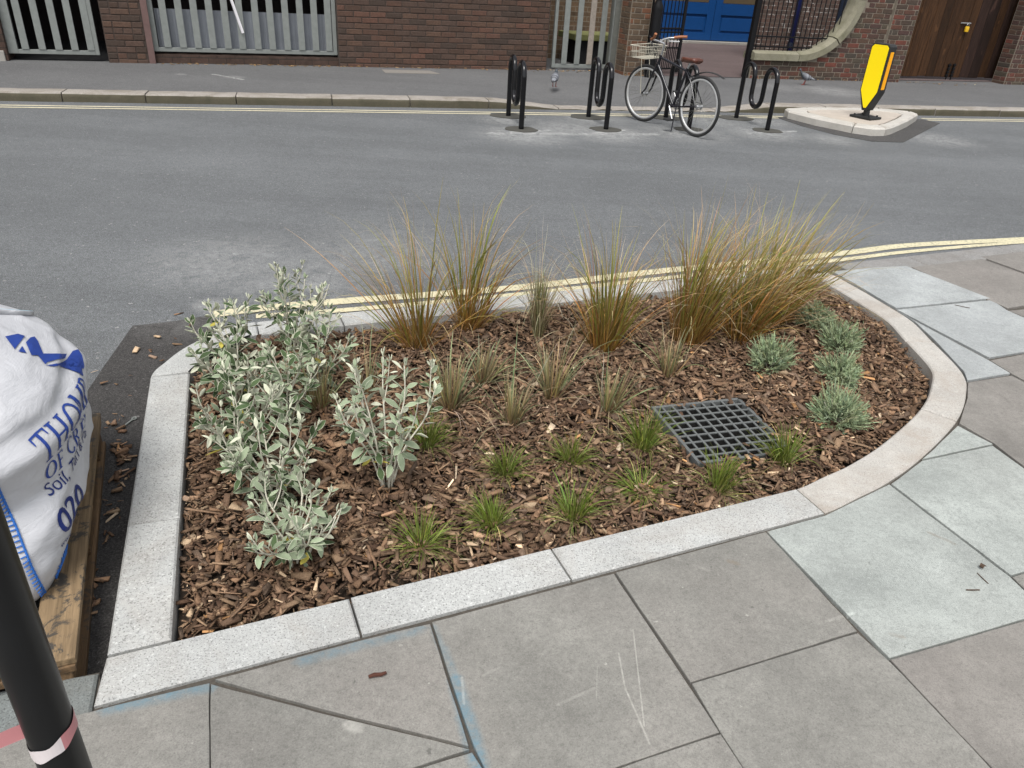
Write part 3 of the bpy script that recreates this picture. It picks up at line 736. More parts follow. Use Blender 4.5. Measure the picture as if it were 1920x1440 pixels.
MB().box((sA(1019, 129, .1), 0.1, -0.05), (sA(1024, 129, .1), 0.15, 2.15)).build('hanging_post', M_galv, g3)
MB().box((sA(1139, 133, .12), 0.12, -0.05), (sA(1153, 133, .12), 0.24, 2.3)).build('hanging_post', M_galv_d, g3)
# yard behind the narrow gate
yb = root('yard_wall', 'brown brick wall of the small yard seen through the narrow gate', 'wall', FA)
MB().box((7.02, 1.7, -0.05), (9.5, 1.95, 3.2)).build('brickwork', brick_texture('brown_brickwork', (0.16, 0.105, 0.066), (0.11, 0.075, 0.05), (0.20, 0.17, 0.13)), yb)
lg = root('stone_ledge', 'mossy green stone ledge in the yard behind the narrow gate', 'ledge', FA)
MB().box((7.36, 0.75, 0.40), (8.3, 1.55, 0.50), 0.012).build('slab', M_moss, lg)
MB().box((7.46, 0.85, -0.05), (8.2, 1.50, 0.399)).build('support', M_dark, lg)

# ---- brick gate pier, right-hand boundary wall with its curved coping
gp = root('brick_pier', 'brown brick gate pier with pale joints beside the black railing gate', 'pier', FB)
MB().box((0.03, 0, -0.06), (0.385, 0.42, 1.24)).build('core', M_mortB, gp)
lay(gp, 0.033, 0.382, -0.03, 1.23, 0.0, M_brickC, bond='flemish')
k = 0; z = -0.03
while z < 1.18:                                           # left return of the pier
    for a, b in (((0.0, 0.13), (0.13, 0.375)) if k % 2 else ((0.0, 0.245), (0.245, 0.375))):
        o = bpy.data.objects.new('brick', brick_mesh(b-a-0.01, 0.0705, M_brickC, k % 3)); COL.objects.link(o); o.parent = gp
        o.location = (0.03-0.007, (a+b)/2+0.004, z+0.040); o.rotation_euler = (0, 0, -math.pi/2)
    z += 0.0805; k += 1
MB().box((0.034, 0.004, 1.241), (0.38, 0.416, 2.3)).build('upper_brickwork', M_btexB, gp)
MB().box((0.0, -0.03, 2.3), (0.415, 0.45, 2.38), 0.01).build('cap', M_stone, gp)

CC, RI, RO = (3.27, 1.39), 0.945, 1.075                     # the curved opening
def below(s, z, r=RO):
    """is this point of the wall solid?"""
    if s < CC[0]: return z < CC[1]-r
    if z > CC[1]: return s > CC[0]+r
    return (s-CC[0])**2+(z-CC[1])**2 > r*r
bw = root('boundary_wall', 'mixed red brick wall swept up in a curve with pale stone coping', 'wall', FB)
poly = [(2.40, -0.06), (5.0, -0.06), (5.0, 2.6), (CC[0]+RO, 2.6), (CC[0]+RO, CC[1])]
poly += [(CC[0]+RO*math.cos(a), CC[1]+RO*math.sin(a)) for a in np.linspace(0, -math.pi/2, 14)[1:]]+[(2.40, CC[1]-RO)]
m = MB(); n = len(poly)
m.add([(x, 0.0, z) for x, z in poly]+[(x, 0.24, z) for x, z in poly], [tuple(range(n)), tuple(range(n, 2*n))[::-1]]+[(i, n+i, n+(i+1) % n, (i+1) % n) for i in range(n)])
core = m.build('masonry', M_mortB, bw)
nb_ = lay(core, 2.404, 4.996, -0.03, 1.62, 0.0, M_brickB, course=0.0815, bond='flemish', keep=lambda s, z: below(s, z, RO+0.045))
pr = MB().box((5.0, -0.055, -0.06), (5.50, 0.30, 1.625)).build('pier', M_mortB, bw)
lay(pr, 5.003, 5.497, -0.03, 1.62, -0.055, M_brickB, course=0.0815, bond='flemish')
MB().box((5.003, -0.05, 1.627), (5.497, 0.29, 2.6)).build('upper_brickwork', M_btexB, bw)
# coping: a straight stone, then curved ones
def cop(path_in, path_out, n0=-0.075, n1=0.29):
    m = MB(); k = len(path_in); vs = []
    for (a, b), (c, d) in zip(path_in, path_out):
        ex = (a-c, b-d); L = math.hypot(*ex); u = (ex[0]/L, ex[1]/L)
        vs += [(a-u[0]*0.035, n0, b-u[1]*0.035), (a, n0+0.10, b), (a, n1-0.1, b), (a-u[0]*0.035, n1, b-u[1]*0.035), (c, n1, d), (c, n0, d)]
    m.add(vs, [(i*6+j, (i+1)*6+j, (i+1)*6+(j+1) % 6, i*6+(j+1) % 6) for i in range(k-1) for j in range(6)]+[tuple(range(6))[::-1], tuple((k-1)*6+j for j in range(6))])
    return m.build('coping_stone', M_stone, bw)
co = 0.01
cop([(2.38, CC[1]-RI), (CC[0]-0.006, CC[1]-RI)], [(2.38, CC[1]-RO-co), (CC[0]-0.006, CC[1]-RO-co)])
for a0, a1 in ((-90, -47), (-46.2, -5), (-4.2, 3)):
    aa = [math.radians(a) for a in np.linspace(a0+0.4, a1, 9)]
    cop([(CC[0]+RI*math.cos(a), CC[1]+RI*math.sin(a)) for a in aa], [(CC[0]+(RO+co)*math.cos(a), CC[1]+(RO+co)*math.sin(a)) for a in aa])
# railing behind the coping
rl = root('railing', 'black steel railing standing behind the curved stone coping', 'railing', FB)
for zz in (FB.hit(1460, 88, .12)[1], FB.hit(1460, 69, .12)[1], 2.1):
    MB().box((2.42, 0.11, zz-0.012), (4.1, 0.13, zz+0.012)).build('rail', M_blackmatt, rl)
s = 2.50
while s < 4.12:
    z0 = CC[1]-RI if s < CC[0] else CC[1]-math.sqrt(max(0, RI**2-(s-CC[0])**2))
    MB().tube([(s, 0.14, z0-0.04), (s, 0.14, 2.25)], 0.0095, 6).build('bar', M_blackmatt, rl); s += 0.093
bp = root('gate_post', 'tall black steel gate post beside the stone coping', 'post', FB)
MB().box((2.31, 0.03, -0.03), (2.40, 0.12, 2.5), 0.006).build('shaft', M_blackmatt, bp)
MB().box((2.29, 0.01, 2.5), (2.42, 0.14, 2.53), 0.005).build('cap', M_blackmatt, bp)
# open black gate leaf
gl = root('railing_gate', 'open black barred gate leaf behind the bicycle handlebars', 'gate', FB)
q0, q1 = np.array([0.45, 0.10]), np.array([1.16, 0.34])
def gpt(t, z): q = q0+(q1-q0)*t; return (q[0], q[1], z)
for t, r in ((0.0, 0.022), (1.0, 0.030)): MB().tube([gpt(t, 0.03), gpt(t, 2.0)], r, 8).build('stile', M_blackmatt, gl)
for zz in (0.09, 0.42, 0.66, 0.72, 1.95): MB().tube([gpt(0, zz), gpt(1, zz)], 0.013, 6).build('rail', M_blackmatt, gl)
for i in range(1, 9): MB().tube([gpt(i/9, 0.09), gpt(i/9, 1.95)], 0.0095, 6).build('bar', M_blackmatt, gl)
for i in range(0, 9): MB().tube([gpt((i+0.5)/9, 0.09), gpt((i+0.5)/9, 0.42)], 0.0095, 6).build('dog_bar', M_blackmatt, gl)

# ---- forecourt, blue doors, whitewashed wall
fc = MB().add([tuple(FB.w(*q)) for q in ((0.38, 0.02, 0.008), (2.36, 0.02, 0.008), (9, 0.35, 0.008), (9, 6.6, 0.008), (0.38, 6.6, 0.008))], [(0, 1, 2, 3, 4)]).build('forecourt', M_court); setp(fc, kind='structure')
ND = 6.5
def sB(px, py, n=0.0): return FB.hit(px, py, n)
db = root('entrance_building', 'building with tall blue panelled entrance doors behind the forecourt', 'building', FB)
d0s, d1s = sB(1215, 74, ND)[0], sB(1419, 86, ND)[0]
MB().box((-1.0, ND+0.12, -0.05), (12.0, ND+0.4, 6.0)).build('wall', M_btexQ, db)
MB().box((d0s-0.2, ND-0.25, -0.05), (d1s+0.3, ND+0.10, 0.055)).build('threshold', M_conc, db)
split = sB(1330, 82, ND)[0]
for a, b in ((d0s-0.9, d0s-0.01), (d0s, split-0.006), (split+0.006, d1s)):
    dr_ = MB().box((a, ND+0.03, 0.07), (b, ND+0.075, 2.6)).build('door', M_blue, db)
    fr = 0.19
    fm = MB()
    for lo, hi in (((a, 0.07), (a+fr, 2.6)), ((b-fr, 0.07), (b, 2.6)), ((a+fr, 0.07), (b-fr, 0.24)), ((a+fr, 0.66), (b-fr, 0.92)), ((a+fr, 2.42), (b-fr, 2.6))):
        fm.box((lo[0]+0.001, ND-0.005, lo[1]+0.001), (hi[0]-0.001, ND+0.029, hi[1]-0.001), 0.004)
    fm.build('door_frame', M_blue, dr_)
    MB().box((a+fr+0.05, ND+0.006, 0.30), (b-fr-0.05, ND+0.028, 0.60), 0.008).build('raised_panel', M_blue, dr_)
    MB().box((a+fr+0.002, ND+0.020, 0.93), (b-fr-0.002, ND+0.0295, 2.41)).build('pane', M_glassbrown, dr_)
qb = root('side_wall', 'dark brick side wall with white patches behind the railing', 'wall', FB)
NQ = 2.9
MB().box((sB(1424, 60, NQ)[0], NQ, -0.03), (sB(1563, 60, NQ)[0], NQ+0.2, 4.5)).build('brickwork', M_btexQ, qb)
MB().box((sB(1563, 60, NQ)[0], NQ-0.02, -0.03), (8.5, NQ+0.2, 3.4)).build('cladding', M_navy, qb)
dp = root('drainpipe', 'dark blue drainpipe on the white patched wall behind the railing', 'drainpipe', FB)
sd = sB(1487, 60, NQ-0.08)[0]
MB().tube([(sd, NQ-0.08, -0.02), (sd, NQ-0.08, 4.0)], 0.052, 10).build('pipe', plain('navy_pipe_paint', (0.012, 0.022, 0.12), 0.45), dp, smooth=True)
for zz in (0.3, 1.9): MB().tube([(sd, NQ-0.08, zz), (sd, NQ-0.08, zz+0.08)], 0.064, 10).build('collar', M_navy, dp)

# ---- wooden double gates and the wall at the right end
wg = root('wooden_gates', 'pair of dark stained plank gates closed with a yellow padlock', 'gate', FB)
NG = 0.45; zb, zt = 0.055, 2.15
pxs = [1677.5, 1691, 1704.5, 1719, 1733.5, 1748, 1762.5, 1783, 1797, 1814, 1832, 1846, 1858, 1872]
sp = [sB(x, 146, NG)[0] for x in pxs]
for i, (a, b) in enumerate(zip(sp[:-1], sp[1:])):
    MB().box((a+0.003, NG+random.uniform(0, 0.006), zb+random.uniform(-0.008, 0.008)), (b-0.003, NG+0.03, zt), 0.004).build('plank', M_gatewood2 if i in (8, 9, 11) else M_gatewood, wg)
for z_ in (0.35, 1.7):
    MB().box((sp[0], NG+0.031, z_), (sp[-1], NG+0.07, z_+0.13)).build('ledger', M_gatewood2, wg)
MB().box((sp[0]-0.15, NG-0.02, -0.03), (sp[0]-0.012, NG+0.09, 2.25)).build('gate_post', M_blackmatt, wg)
MB().box((sp[-1]+0.012, NG+0.0, -0.03), (sp[-1]+0.06, NG+0.09, 2.25)).build('gate_post', M_blackmatt, wg)
M_steel = plain('zinc_plate', (0.42, 0.42, 0.42), 0.4, 0.8, 0.5, var=0.2)
h0 = sB(1802, 43, NG-0.01); h1 = sB(1821, 43, NG-0.01)
hm = MB().box((h0[0], NG-0.014, h0[1]-0.012), (h1[0], NG-0.002, h0[1]+0.012), 0.003)
hm.tube([(h0[0]+0.02, NG-0.02, h0[1]), (h1[0]-0.01, NG-0.02, h0[1])], 0.008, 8); hm.build('hasp', M_steel, wg)
for px in (1780, 1789):
    t_ = sB(px+2, 119, NG-0.02); b_ = sB(px-4, 152, NG-0.02)
    bo = MB().tube([(t_[0], NG-0.02, t_[1]), (t_[0], NG-0.02, b_[1]+0.0)], 0.011, 8).build('drop_bolt', M_blackmatt, wg)
    bb = MB()
    for f in (0.1, 0.3, 0.5, 0.68): bb.box((t_[0]-0.028, NG-0.034, t_[1]+(b_[1]-t_[1])*f-0.018), (t_[0]+0.028, NG-0.003, t_[1]+(b_[1]-t_[1])*f+0.018), 0.004)
    bb.build('bolt_bracket', M_blackmatt, bo)
pk = sB(1814, 53, NG-0.05)
lk = thing('padlock', 'yellow padlock hanging on the wooden gates', 'padlock', FB.w(pk[0], NG-0.04, pk[1]), FB.a)
M_lock = plain('yellow_lock_body', (0.70, 0.42, 0.02), 0.4, var=0.08)
MB().box((-0.038, -0.02, -0.065), (0.038, 0.02, 0.03), 0.012).build('body', M_lock, lk, smooth='auto')
MB().tube([(-0.022, 0, 0.03), (-0.022, 0, 0.055), (-0.012, 0, 0.075), (0.012, 0, 0.075), (0.022, 0, 0.055), (0.022, 0, 0.03)], 0.006, 8).build('shackle', M_steel, lk, smooth=True)
rw = root('brick_wall', 'red brick wall end with pale joints right of the wooden gates', 'wall', FB)
r0 = sB(1882, 157)[0]
MB().box((r0, 0, -0.06), (r0+4.5, 0.3, 1.67)).build('core', M_mortB, rw)
lay(rw, r0+0.003, r0+1.6, -0.03, 1.66, 0.0, M_brickB, course=0.0815, bond='flemish')
k = 0; z = -0.03
while z < 1.60:                                           # return of the wall beside the gate
    for a, b in (((0.0, 0.12), (0.12, 0.29)) if k % 2 else ((0.0, 0.29),)):
        o = bpy.data.objects.new('brick', brick_mesh(b-a-0.012, 0.0695, M_brickB, k % 3)); COL.objects.link(o); o.parent = rw
        o.location = (r0-0.007, (a+b)/2+0.004, z+0.041); o.rotation_euler = (0, 0, -math.pi/2)
    z += 0.0815; k += 1
MB().box((r0+1.61, -0.004, -0.05), (r0+4.5, 0.29, 1.672)).build('farther_brickwork', M_btexB, rw)
MB().box((r0+0.003, 0.003, 1.673), (r0+4.5, 0.29, 2.8)).build('upper_brickwork', M_btexB, rw)

# ------------------------------------------------------------------ street furniture
lp = thing('lamp_column', 'black lamp column standing before the brown brick pier', 'lamp post', FB.w(0.42, -0.16, 0))
MB().tube([(0, 0, -0.03), (0, 0, 1.02), (0, 0, 1.06), (0, 0, 1.12), (0, 0, 1.14)], [0.083, 0.083, 0.080, 0.052, 0.050], 20).build('base', M_blackmatt, lp, smooth='auto')
MB().tube([(0, 0, 1.14), (0, 0, 4.8)], [0.048, 0.036], 16).build('shaft', M_blackmatt, lp, smooth='auto')
MB().tube([(0, 0, 4.8), (0, 0, 4.85), (0, 0, 5.05), (0, 0, 5.12)], [0.05, 0.12, 0.15, 0.03], 16).build('lantern', M_blackmatt, lp, smooth='auto')

racks = [((977, 243), (953, 218)), ((1136, 243), (1103, 220)), ((1291, 243), (1248, 221)), ((1438, 245), (1380, 222))]
rk_lab = ['black looped bicycle rack, leftmost of the four, at the end of the raised kerb', 'black looped bicycle rack just left of the parked bicycle',
          'black looped bicycle rack the bicycle leans on', 'black looped bicycle rack nearest to the yellow bollard']
M_grout = plain('rack_footing_asphalt', (0.062, 0.060, 0.052), 0.95, var=0.4, scale=90, bump=0.5)
for (fpx, bpx), lab in zip(racks, rk_lab):
    f, b = E_(*fpx), E_(*bpx); r = thing('bicycle_rack', lab, 'bike rack', f, 0, 'bicycle racks along the far kerb')
    u = (b-f); Lr = np.linalg.norm(u[:2]); u = u/Lr; dd = Lr/3; hr = dd/2; top = 0.70
    path = [(0, 0.0)]+[(0, top-hr)]
    def arc(cx, cz, a0, a1, k=10): return [(cx+hr*math.cos(a), cz+hr*math.sin(a)) for a in np.linspace(a0, a1, k)]
    path += arc(hr, top-hr, math.pi, 0)+arc(3*hr, 0.22+hr, math.pi, 2*math.pi)+arc(5*hr, top-hr, math.pi, 0)+[(Lr, 0.0)]
    MB().tube([(u[0]*a, u[1]*a, z) for a, z in path], 0.030, 12).build('tube', M_blackpaint, r, smooth='auto')
    for q, sz in ((0.0, 0.17), (Lr, 0.19)):
        c = np.array([u[0]*q, u[1]*q]); pl = []
        for i in range(14):
            a = 2*math.pi*i/14; rr = sz*(0.9+0.16*random.random())
            pl.append(c+np.array([math.cos(a)*rr*(1.12 if q == 0 else 1.25), math.sin(a)*rr*0.95]))
        MB().prism(pl, -0.002, 0.006+0.002*random.random()).build('footing', M_grout, r)

# traffic island
isl = setting('traffic_island', FK.o*[1, 1, 0], FK.a)
top_ = [(9.72, -0.42), (9.80, -0.20), (10.2, -0.07), (11.0, -0.03), (11.55, -0.09), (11.84, -0.26), (11.80, -0.47), (11.25, -0.95), (10.62, -1.44), (10.42, -1.56), (10.22, -1.57), (10.05, -1.40), (9.83, -0.92)]
cen = np.mean(top_, axis=0); tin = [cen+(np.array(q)-cen)*0.70 for q in top_]
M_ = MB().prism(tin, ZR, 0.018).build('infill', M_infill, isl)
cutsi = [0, 2, 5, 7, 9, 11, 13]
for a, b in zip(cutsi[:-1], cutsi[1:]):
    oi = [np.array(top_[i % 13]) for i in range(a, b+1)]; ii = [cen+(q-cen)*0.71 for q in oi]
    stone(oi, ii, M_island, 0.022, 'kerb_stone', isl, z0=ZR-0.05, gap=0.004, ch=0.02)
sheet_on_road([FK.w(*q, 0)[:2] for q in ((9.60, -0.30), (9.62, -0.95), (9.74, -1.48), (10.0, -1.88), (10.42, -1.92), (12.08, -0.62), (12.0, -0.34))], ZR+0.0045, asphalt('island_surround', (0.060, 0.058, 0.056), (0.085, 0.082, 0.080), 0.5), 'road_patch')

# yellow bollard
bo_c = P(1622, 221, 0.022)
bl = thing('traffic_bollard', 'yellow and black self righting traffic bollard on the kerbed island', 'bollard', bo_c, math.radians(-55))
M_black = plain('black_rubber', (0.018, 0.018, 0.018), 0.55, var=0.2)
M_yel = plain('yellow_reflective', (0.98, 0.73, 0.0), 0.5, var=0.04, bump=0)
M_org = plain('amber_reflector', (0.95, 0.40, 0.0), 0.5, var=0.04, bump=0)
def shape(wd, tz, bz0, bz1, bw): return [(-bw/2, bz0), (bw/2, bz0), (wd/2, bz1), (wd/2, tz-0.03), (wd/2-0.03, tz), (-wd/2+0.03, tz), (-wd/2, tz-0.03), (-wd/2, bz1)]
def slabxz(poly, y0, y1):
    n = len(poly); return MB().add([(x, y0, z) for x, z in poly]+[(x, y1, z) for x, z in poly], [tuple(range(n)), tuple(range(n, 2*n))[::-1]]+[(i, n+i, n+(i+1) % n, (i+1) % n) for i in range(n)])
D2 = 0.075
slabxz(shape(0.265, 0.92, 0.10, 0.34, 0.07), -D2, D2).build('body', M_black, bl)
for sg in (-1, 1):
    y0 = sg*(D2+0.001); y1 = sg*(D2+0.006)
    slabxz(shape(0.238, 0.905, 0.135, 0.345, 0.035), min(y0, y1), max(y0, y1)).build('yellow_face', M_yel, bl)
    xx = sg*0.1335
    MB().box((min(xx, xx+sg*0.004), -0.035, 0.375), (max(xx, xx+sg*0.004), 0.035, 0.83), 0.0015).build('amber_strip', M_org, bl)
MB().tube([(0, 0, 0.02), (0, 0, 0.11)], [0.045, 0.04], 12).build('neck', M_black, bl)
MB().box((-0.16, -0.13, 0.0), (0.16, 0.13, 0.03), 0.012).build('base_plate', M_black, bl)
for x in (-0.11, 0.11):
    for y in (-0.09, 0.09): MB().tube([(x, y, 0.028), (x, y, 0.046)], 0.014, 6).build('bolt', M_black, bl)

# ------------------------------------------------------------------ bicycle
rc = E_(1301, 256); heading = math.radians(90+33)
bk = thing('bicycle', 'black city bicycle with wire basket and brown saddle leaning on a rack', 'bicycle', rc, heading)
M_tyre = plain('tyre_rubber', (0.024, 0.024, 0.024), 0.75, var=0.25)
M_rim = plain('polished_rim', (0.56, 0.56, 0.55), 0.35, 0.4, 0.5, var=0.06, bump=0)
M_frame = plain('bicycle_black_paint', (0.012, 0.012, 0.016), 0.25, 0, 0.5, var=0.2, bump=0)
M_chrome = plain('bicycle_alloy', (0.60, 0.60, 0.60), 0.25, 0.9, 0.5, var=0.06, bump=0)
M_leather = plain('tan_leather', (0.28, 0.105, 0.045), 0.5, var=0.2)
M_saddle = plain('brown_leather', (0.095, 0.030, 0.018), 0.32, 0, 0.5, var=0.2)
M_basket = plain('cream_wire', (0.46, 0.43, 0.35), 0.45, var=0.08, bump=0)
R_ = 0.335; WB = 0.97
def wheel(name, c, ang):
    ax = (math.sin(-ang)*-1*-1, math.cos(ang), 0); ax = (-math.sin(ang), math.cos(ang), 0)
    wv = MB().ring(c, ax, R_-0.017, 0.017, 48, 10).build(name, M_tyre, bk, smooth=True)
    rm = MB().ring(c, ax, R_-0.044, 0.015, 48, 8, 0.8); rm.build('rim', M_rim, wv, smooth=True)
    hb = MB().tube([np.array(c)-np.array(ax)*0.05, np.array(c)+np.array(ax)*0.05], 0.019, 10)
    for sg in (-1, 1): hb.tube([np.array(c)+np.array(ax)*0.03*sg, np.array(c)+np.array(ax)*0.034*sg], 0.03, 12)
    hb.build('hub', M_chrome, wv, smooth='auto')
    sk = MB(); f = np.array([math.cos(ang), math.sin(ang), 0]); zz = np.array([0, 0, 1.0]); axn = np.array(ax)
    for i in range(28):
        a = 2*math.pi*i/28; b = a+(0.55 if i % 2 else -0.55)*(1 if (i//2) % 2 else -1); sg = 1 if i % 2 else -1
        p0 = np.array(c)+axn*0.032*sg+(f*math.cos(b)+zz*math.sin(b))*0.028; p1 = np.array(c)+(f*math.cos(a)+zz*math.sin(a))*(R_-0.048)
        sk.tube([p0, p1], 0.0015, 4, cap=False)
    sk.build('spokes', M_galv_d, wv)
    return wv
STEER = math.radians(8)
RA, FAx = np.array([0, 0, R_]), np.array([WB, 0, R_])
wheel('rear_wheel', RA, 0.0); wheel('front_wheel', FAx, STEER)
BBk = np.array([0.43, 0, 0.275]); ST = np.array([0.285, 0, 0.70]); HT = np.array([0.765, 0, 0.80]); HB = np.array([0.800, 0, 0.66]); SEAT = np.array([0.255, 0, 0.755])
fm = MB()
fm.tube([BBk, ST+(ST-BBk)*0.03], 0.0155, 12); fm.tube([ST-np.array([0, 0, 0.02]), HT-np.array([-0.005, 0, 0.025])], 0.0145, 12); fm.tube([BBk, HB+np.array([-0.004, 0, 0.03])], 0.0165, 12)
fm.tube([HB, HT], 0.0185, 12); fm.tube([BBk+np.array([0, -0.04, 0]), BBk+np.array([0, 0.04, 0])], 0.021, 12)
for sg in (-1, 1):
    fm.tube([BBk+np.array([-0.03, 0.02*sg, 0]), np.array([0.25, 0.035*sg, 0.295]), RA+np.array([0, 0.062*sg, 0])], 0.009, 8)
    fm.tube([ST+np.array([0, 0.012*sg, -0.02]), np.array([0.16, 0.035*sg, 0.58]), RA+np.array([0, 0.060*sg, 0])], 0.0075, 8)
fm.build('frame', M_frame, bk, smooth='auto')
axs = (HT-HB)/np.linalg.norm(HT-HB)
def steer(p):
    """turn a point about the head tube"""
    q = Matrix.Rotation(STEER, 3, Vector(axs))@Vector(np.array(p)-HB); return np.array(q)+HB
fk = MB()
for sg in (-1, 1):
    fk.tube([steer(HB+np.array([0.004, 0.03*sg, -0.01])), steer(np.array([0.845, 0.05*sg, 0.55])), steer(np.array([0.905, 0.055*sg, 0.40])), FAx+np.array([0, 0.055*sg, 0])@np.array([[1, 0, 0], [0, 1, 0], [0, 0, 1]])], [0.013, 0.012, 0.010, 0.008], 8)
fk.tube([steer(HB+np.array([0.004, -0.035, -0.008])), steer(HB+np.array([0.004, 0.035, -0.008]))], 0.014, 8)
fk.build('fork', M_frame, bk, smooth='auto')
sm = MB(); TOP = HT+axs*0.13
sm.tube([HT, TOP], 0.0125, 10); sm.tube([TOP, steer(TOP+np.array([0.075, 0, 0.015]))], 0.0125, 10); sm.build('stem', M_chrome, bk, smooth='auto')
hb = MB(); BC = TOP+np.array([0.075, 0, 0.015])
for sg in (-1, 1): hb.tube([steer(BC+np.array(q)) for q in ((0, 0, 0), (0.015, 0.07*sg, 0.02), (0.0, 0.15*sg, 0.035), (-0.06, 0.215*sg, 0.04))], 0.011, 10)
hbo = hb.build('handlebar', M_chrome, bk, smooth='auto')
for sg in (-1, 1):
    MB().tube([steer(BC+np.array(q)) for q in ((-0.04, 0.20*sg, 0.04), (-0.10, 0.245*sg, 0.052), (-0.145, 0.272*sg, 0.078 if sg > 0 else 0.055), (-0.17, 0.285*sg, 0.115 if sg > 0 else 0.055))], 0.017, 10).build('grip', M_leather, hbo, smooth='auto')
    MB().tube([steer(BC+np.array(q)) for q in ((0.01, 0.13*sg, 0.03), (0.0, 0.17*sg, 0.0), (-0.10, 0.24*sg, 0.0))], 0.006, 6).build('brake_lever', M_chrome, hbo, smooth='auto')
    MB().tube([steer(BC+np.array(q)) for q in ((0.01, 0.11*sg, 0.03), (0.10, 0.08*sg, 0.06), (0.08, 0.03*sg, -0.08), (-0.02, 0.0, -0.30))], 0.003, 6).build('cable', M_frame, hbo)
bs = MB(); bx0, bx1, by, bz0, bz1 = 0.03, 0.30, 0.18, -0.19, -0.055
def bpt(x, y, z): return steer(BC+np.array([x, y, z]))
for z_, sh_ in ((bz1, 0), (bz0, 0.02), ((bz0+bz1)/2, 0.01)):
    lp_ = [bpt(bx0+sh_, -by+sh_, z_), bpt(bx1-sh_, -by+sh_, z_), bpt(bx1-sh_, by-sh_, z_), bpt(bx0+sh_, by-sh_, z_)]
    for i in range(4): bs.tube([lp_[i], lp_[(i+1) % 4]], 0.0052 if z_ == bz1 else 0.003, 6)
for t in np.linspace(0, 1, 12):
    for a, b in (((bx0, -by), (bx1, -by)), ((bx0, by), (bx1, by)), ((bx0, -by), (bx0, by)), ((bx1, -by), (bx1, by))):
        x = a[0]+(b[0]-a[0])*t; y = a[1]+(b[1]-a[1])*t
        cx_, cy_ = (bx0+bx1)/2, 0; bs.tube([bpt(x, y, bz1), bpt(cx_+(x-cx_)*0.86, y*0.89, bz0)], 0.0023, 4)
    bs.tube([bpt(bx0+(bx1-bx0)*(0.07+0.86*t), -by*0.89, bz0), bpt(bx0+(bx1-bx0)*(0.07+0.86*t), by*0.89, bz0)], 0.0023, 4)
bs.build('basket', M_basket, bk)
bt = MB()
for sg in (-1, 1): bt.tube([bpt(0.2, 0.07*sg, bz0), FAx+np.array([0, 0.07*sg, 0])], 0.0045, 6)
bt.build('basket_stay', M_basket, bk)
sd_ = [(-0.135, 0.070, 0.012), (-0.10, 0.082, 0.018), (-0.04, 0.062, 0.010), (0.04, 0.028, 0.004), (0.11, 0.018, 0.006), (0.145, 0.010, 0.0)]
vs = []
for x, wy, zz in sd_:
    for k in range(10):
        a = 2*math.pi*k/10; vs.append(SEAT+np.array([x, wy*math.cos(a), 0.045+zz+0.022*math.sin(a)*(1 if math.sin(a) > 0 else 1.7)]))
MB().add(vs, [(i*10+k, i*10+(k+1) % 10, (i+1)*10+(k+1) % 10, (i+1)*10+k) for i in range(5) for k in range(10)]+[tuple(range(10))[::-1], tuple(50+k for k in range(10))]).build('saddle', M_saddle, bk, smooth=True)
MB().tube([ST, SEAT+np.array([0, 0, 0.02])], 0.0125, 10).build('seat_post', M_chrome, bk, smooth='auto')
mg = MB(); aa = np.linspace(math.radians(62), math.radians(128), 12); vs = []
cg = np.array([0.02, 0, R_-0.02]); 
for i, a in enumerate(aa):
    rr = R_+0.035+0.10*(i/11)**1.5; c = cg+np.array([math.cos(a)*rr-0.05*i/11, 0, math.sin(a)*rr])
    w_ = 0.023*(1-0.35*i/11)
    for y, dz in ((-w_, -0.008), (0, 0.0), (w_, -0.008)): vs.append(c+np.array([0, y, dz]))
    for y, dz in ((w_*0.9, -0.012), (0, -0.004), (-w_*0.9, -0.012)): vs.append(c+np.array([0, y, dz]))
mg.add(vs, [(i*6+k, (i+1)*6+k, (i+1)*6+(k+1) % 6, i*6+(k+1) % 6) for i in range(11) for k in range(6)]).build('mudguard', M_black, bk, smooth='auto')
ck = MB().ring(BBk+np.array([0, -0.05, 0]), (0, 1, 0), 0.082, 0.006, 32, 6, 0.4); ck.tube([BBk+np.array([0, -0.056, 0]), BBk+np.array([0, -0.046, 0])], 0.05, 16)
ck.build('chainring', M_chrome, bk, smooth='auto')
cm = MB()
for dz in (0.08, -0.08): cm.tube([BBk+np.array([0, -0.05, dz]), RA+np.array([0, -0.045, dz*0.4])], 0.0035, 6)
cm.build('chain', M_tyre, bk)
for sg, ang in ((1, math.radians(-125)), (-1, math.radians(55))):
    e = BBk+np.array([0.165*math.cos(ang), 0.075*sg, 0.165*math.sin(ang)])
    kk_ = MB().tube([BBk+np.array([0, 0.062*sg, 0]), e], 0.0095, 8).build('crank', M_chrome, bk, smooth='auto')
    MB().box(tuple(e+np.array([-0.045, 0.012 if sg > 0 else -0.1, -0.012])), tuple(e+np.array([0.045, 0.1 if sg > 0 else -0.012, 0.012])), 0.004).build('pedal', M_tyre, kk_)
MB().tube([BBk+np.array([-0.09, 0.03, 0.0]), BBk+np.array([-0.16, 0.12, -0.26])], 0.007, 6).build('kickstand', M_frame, bk)

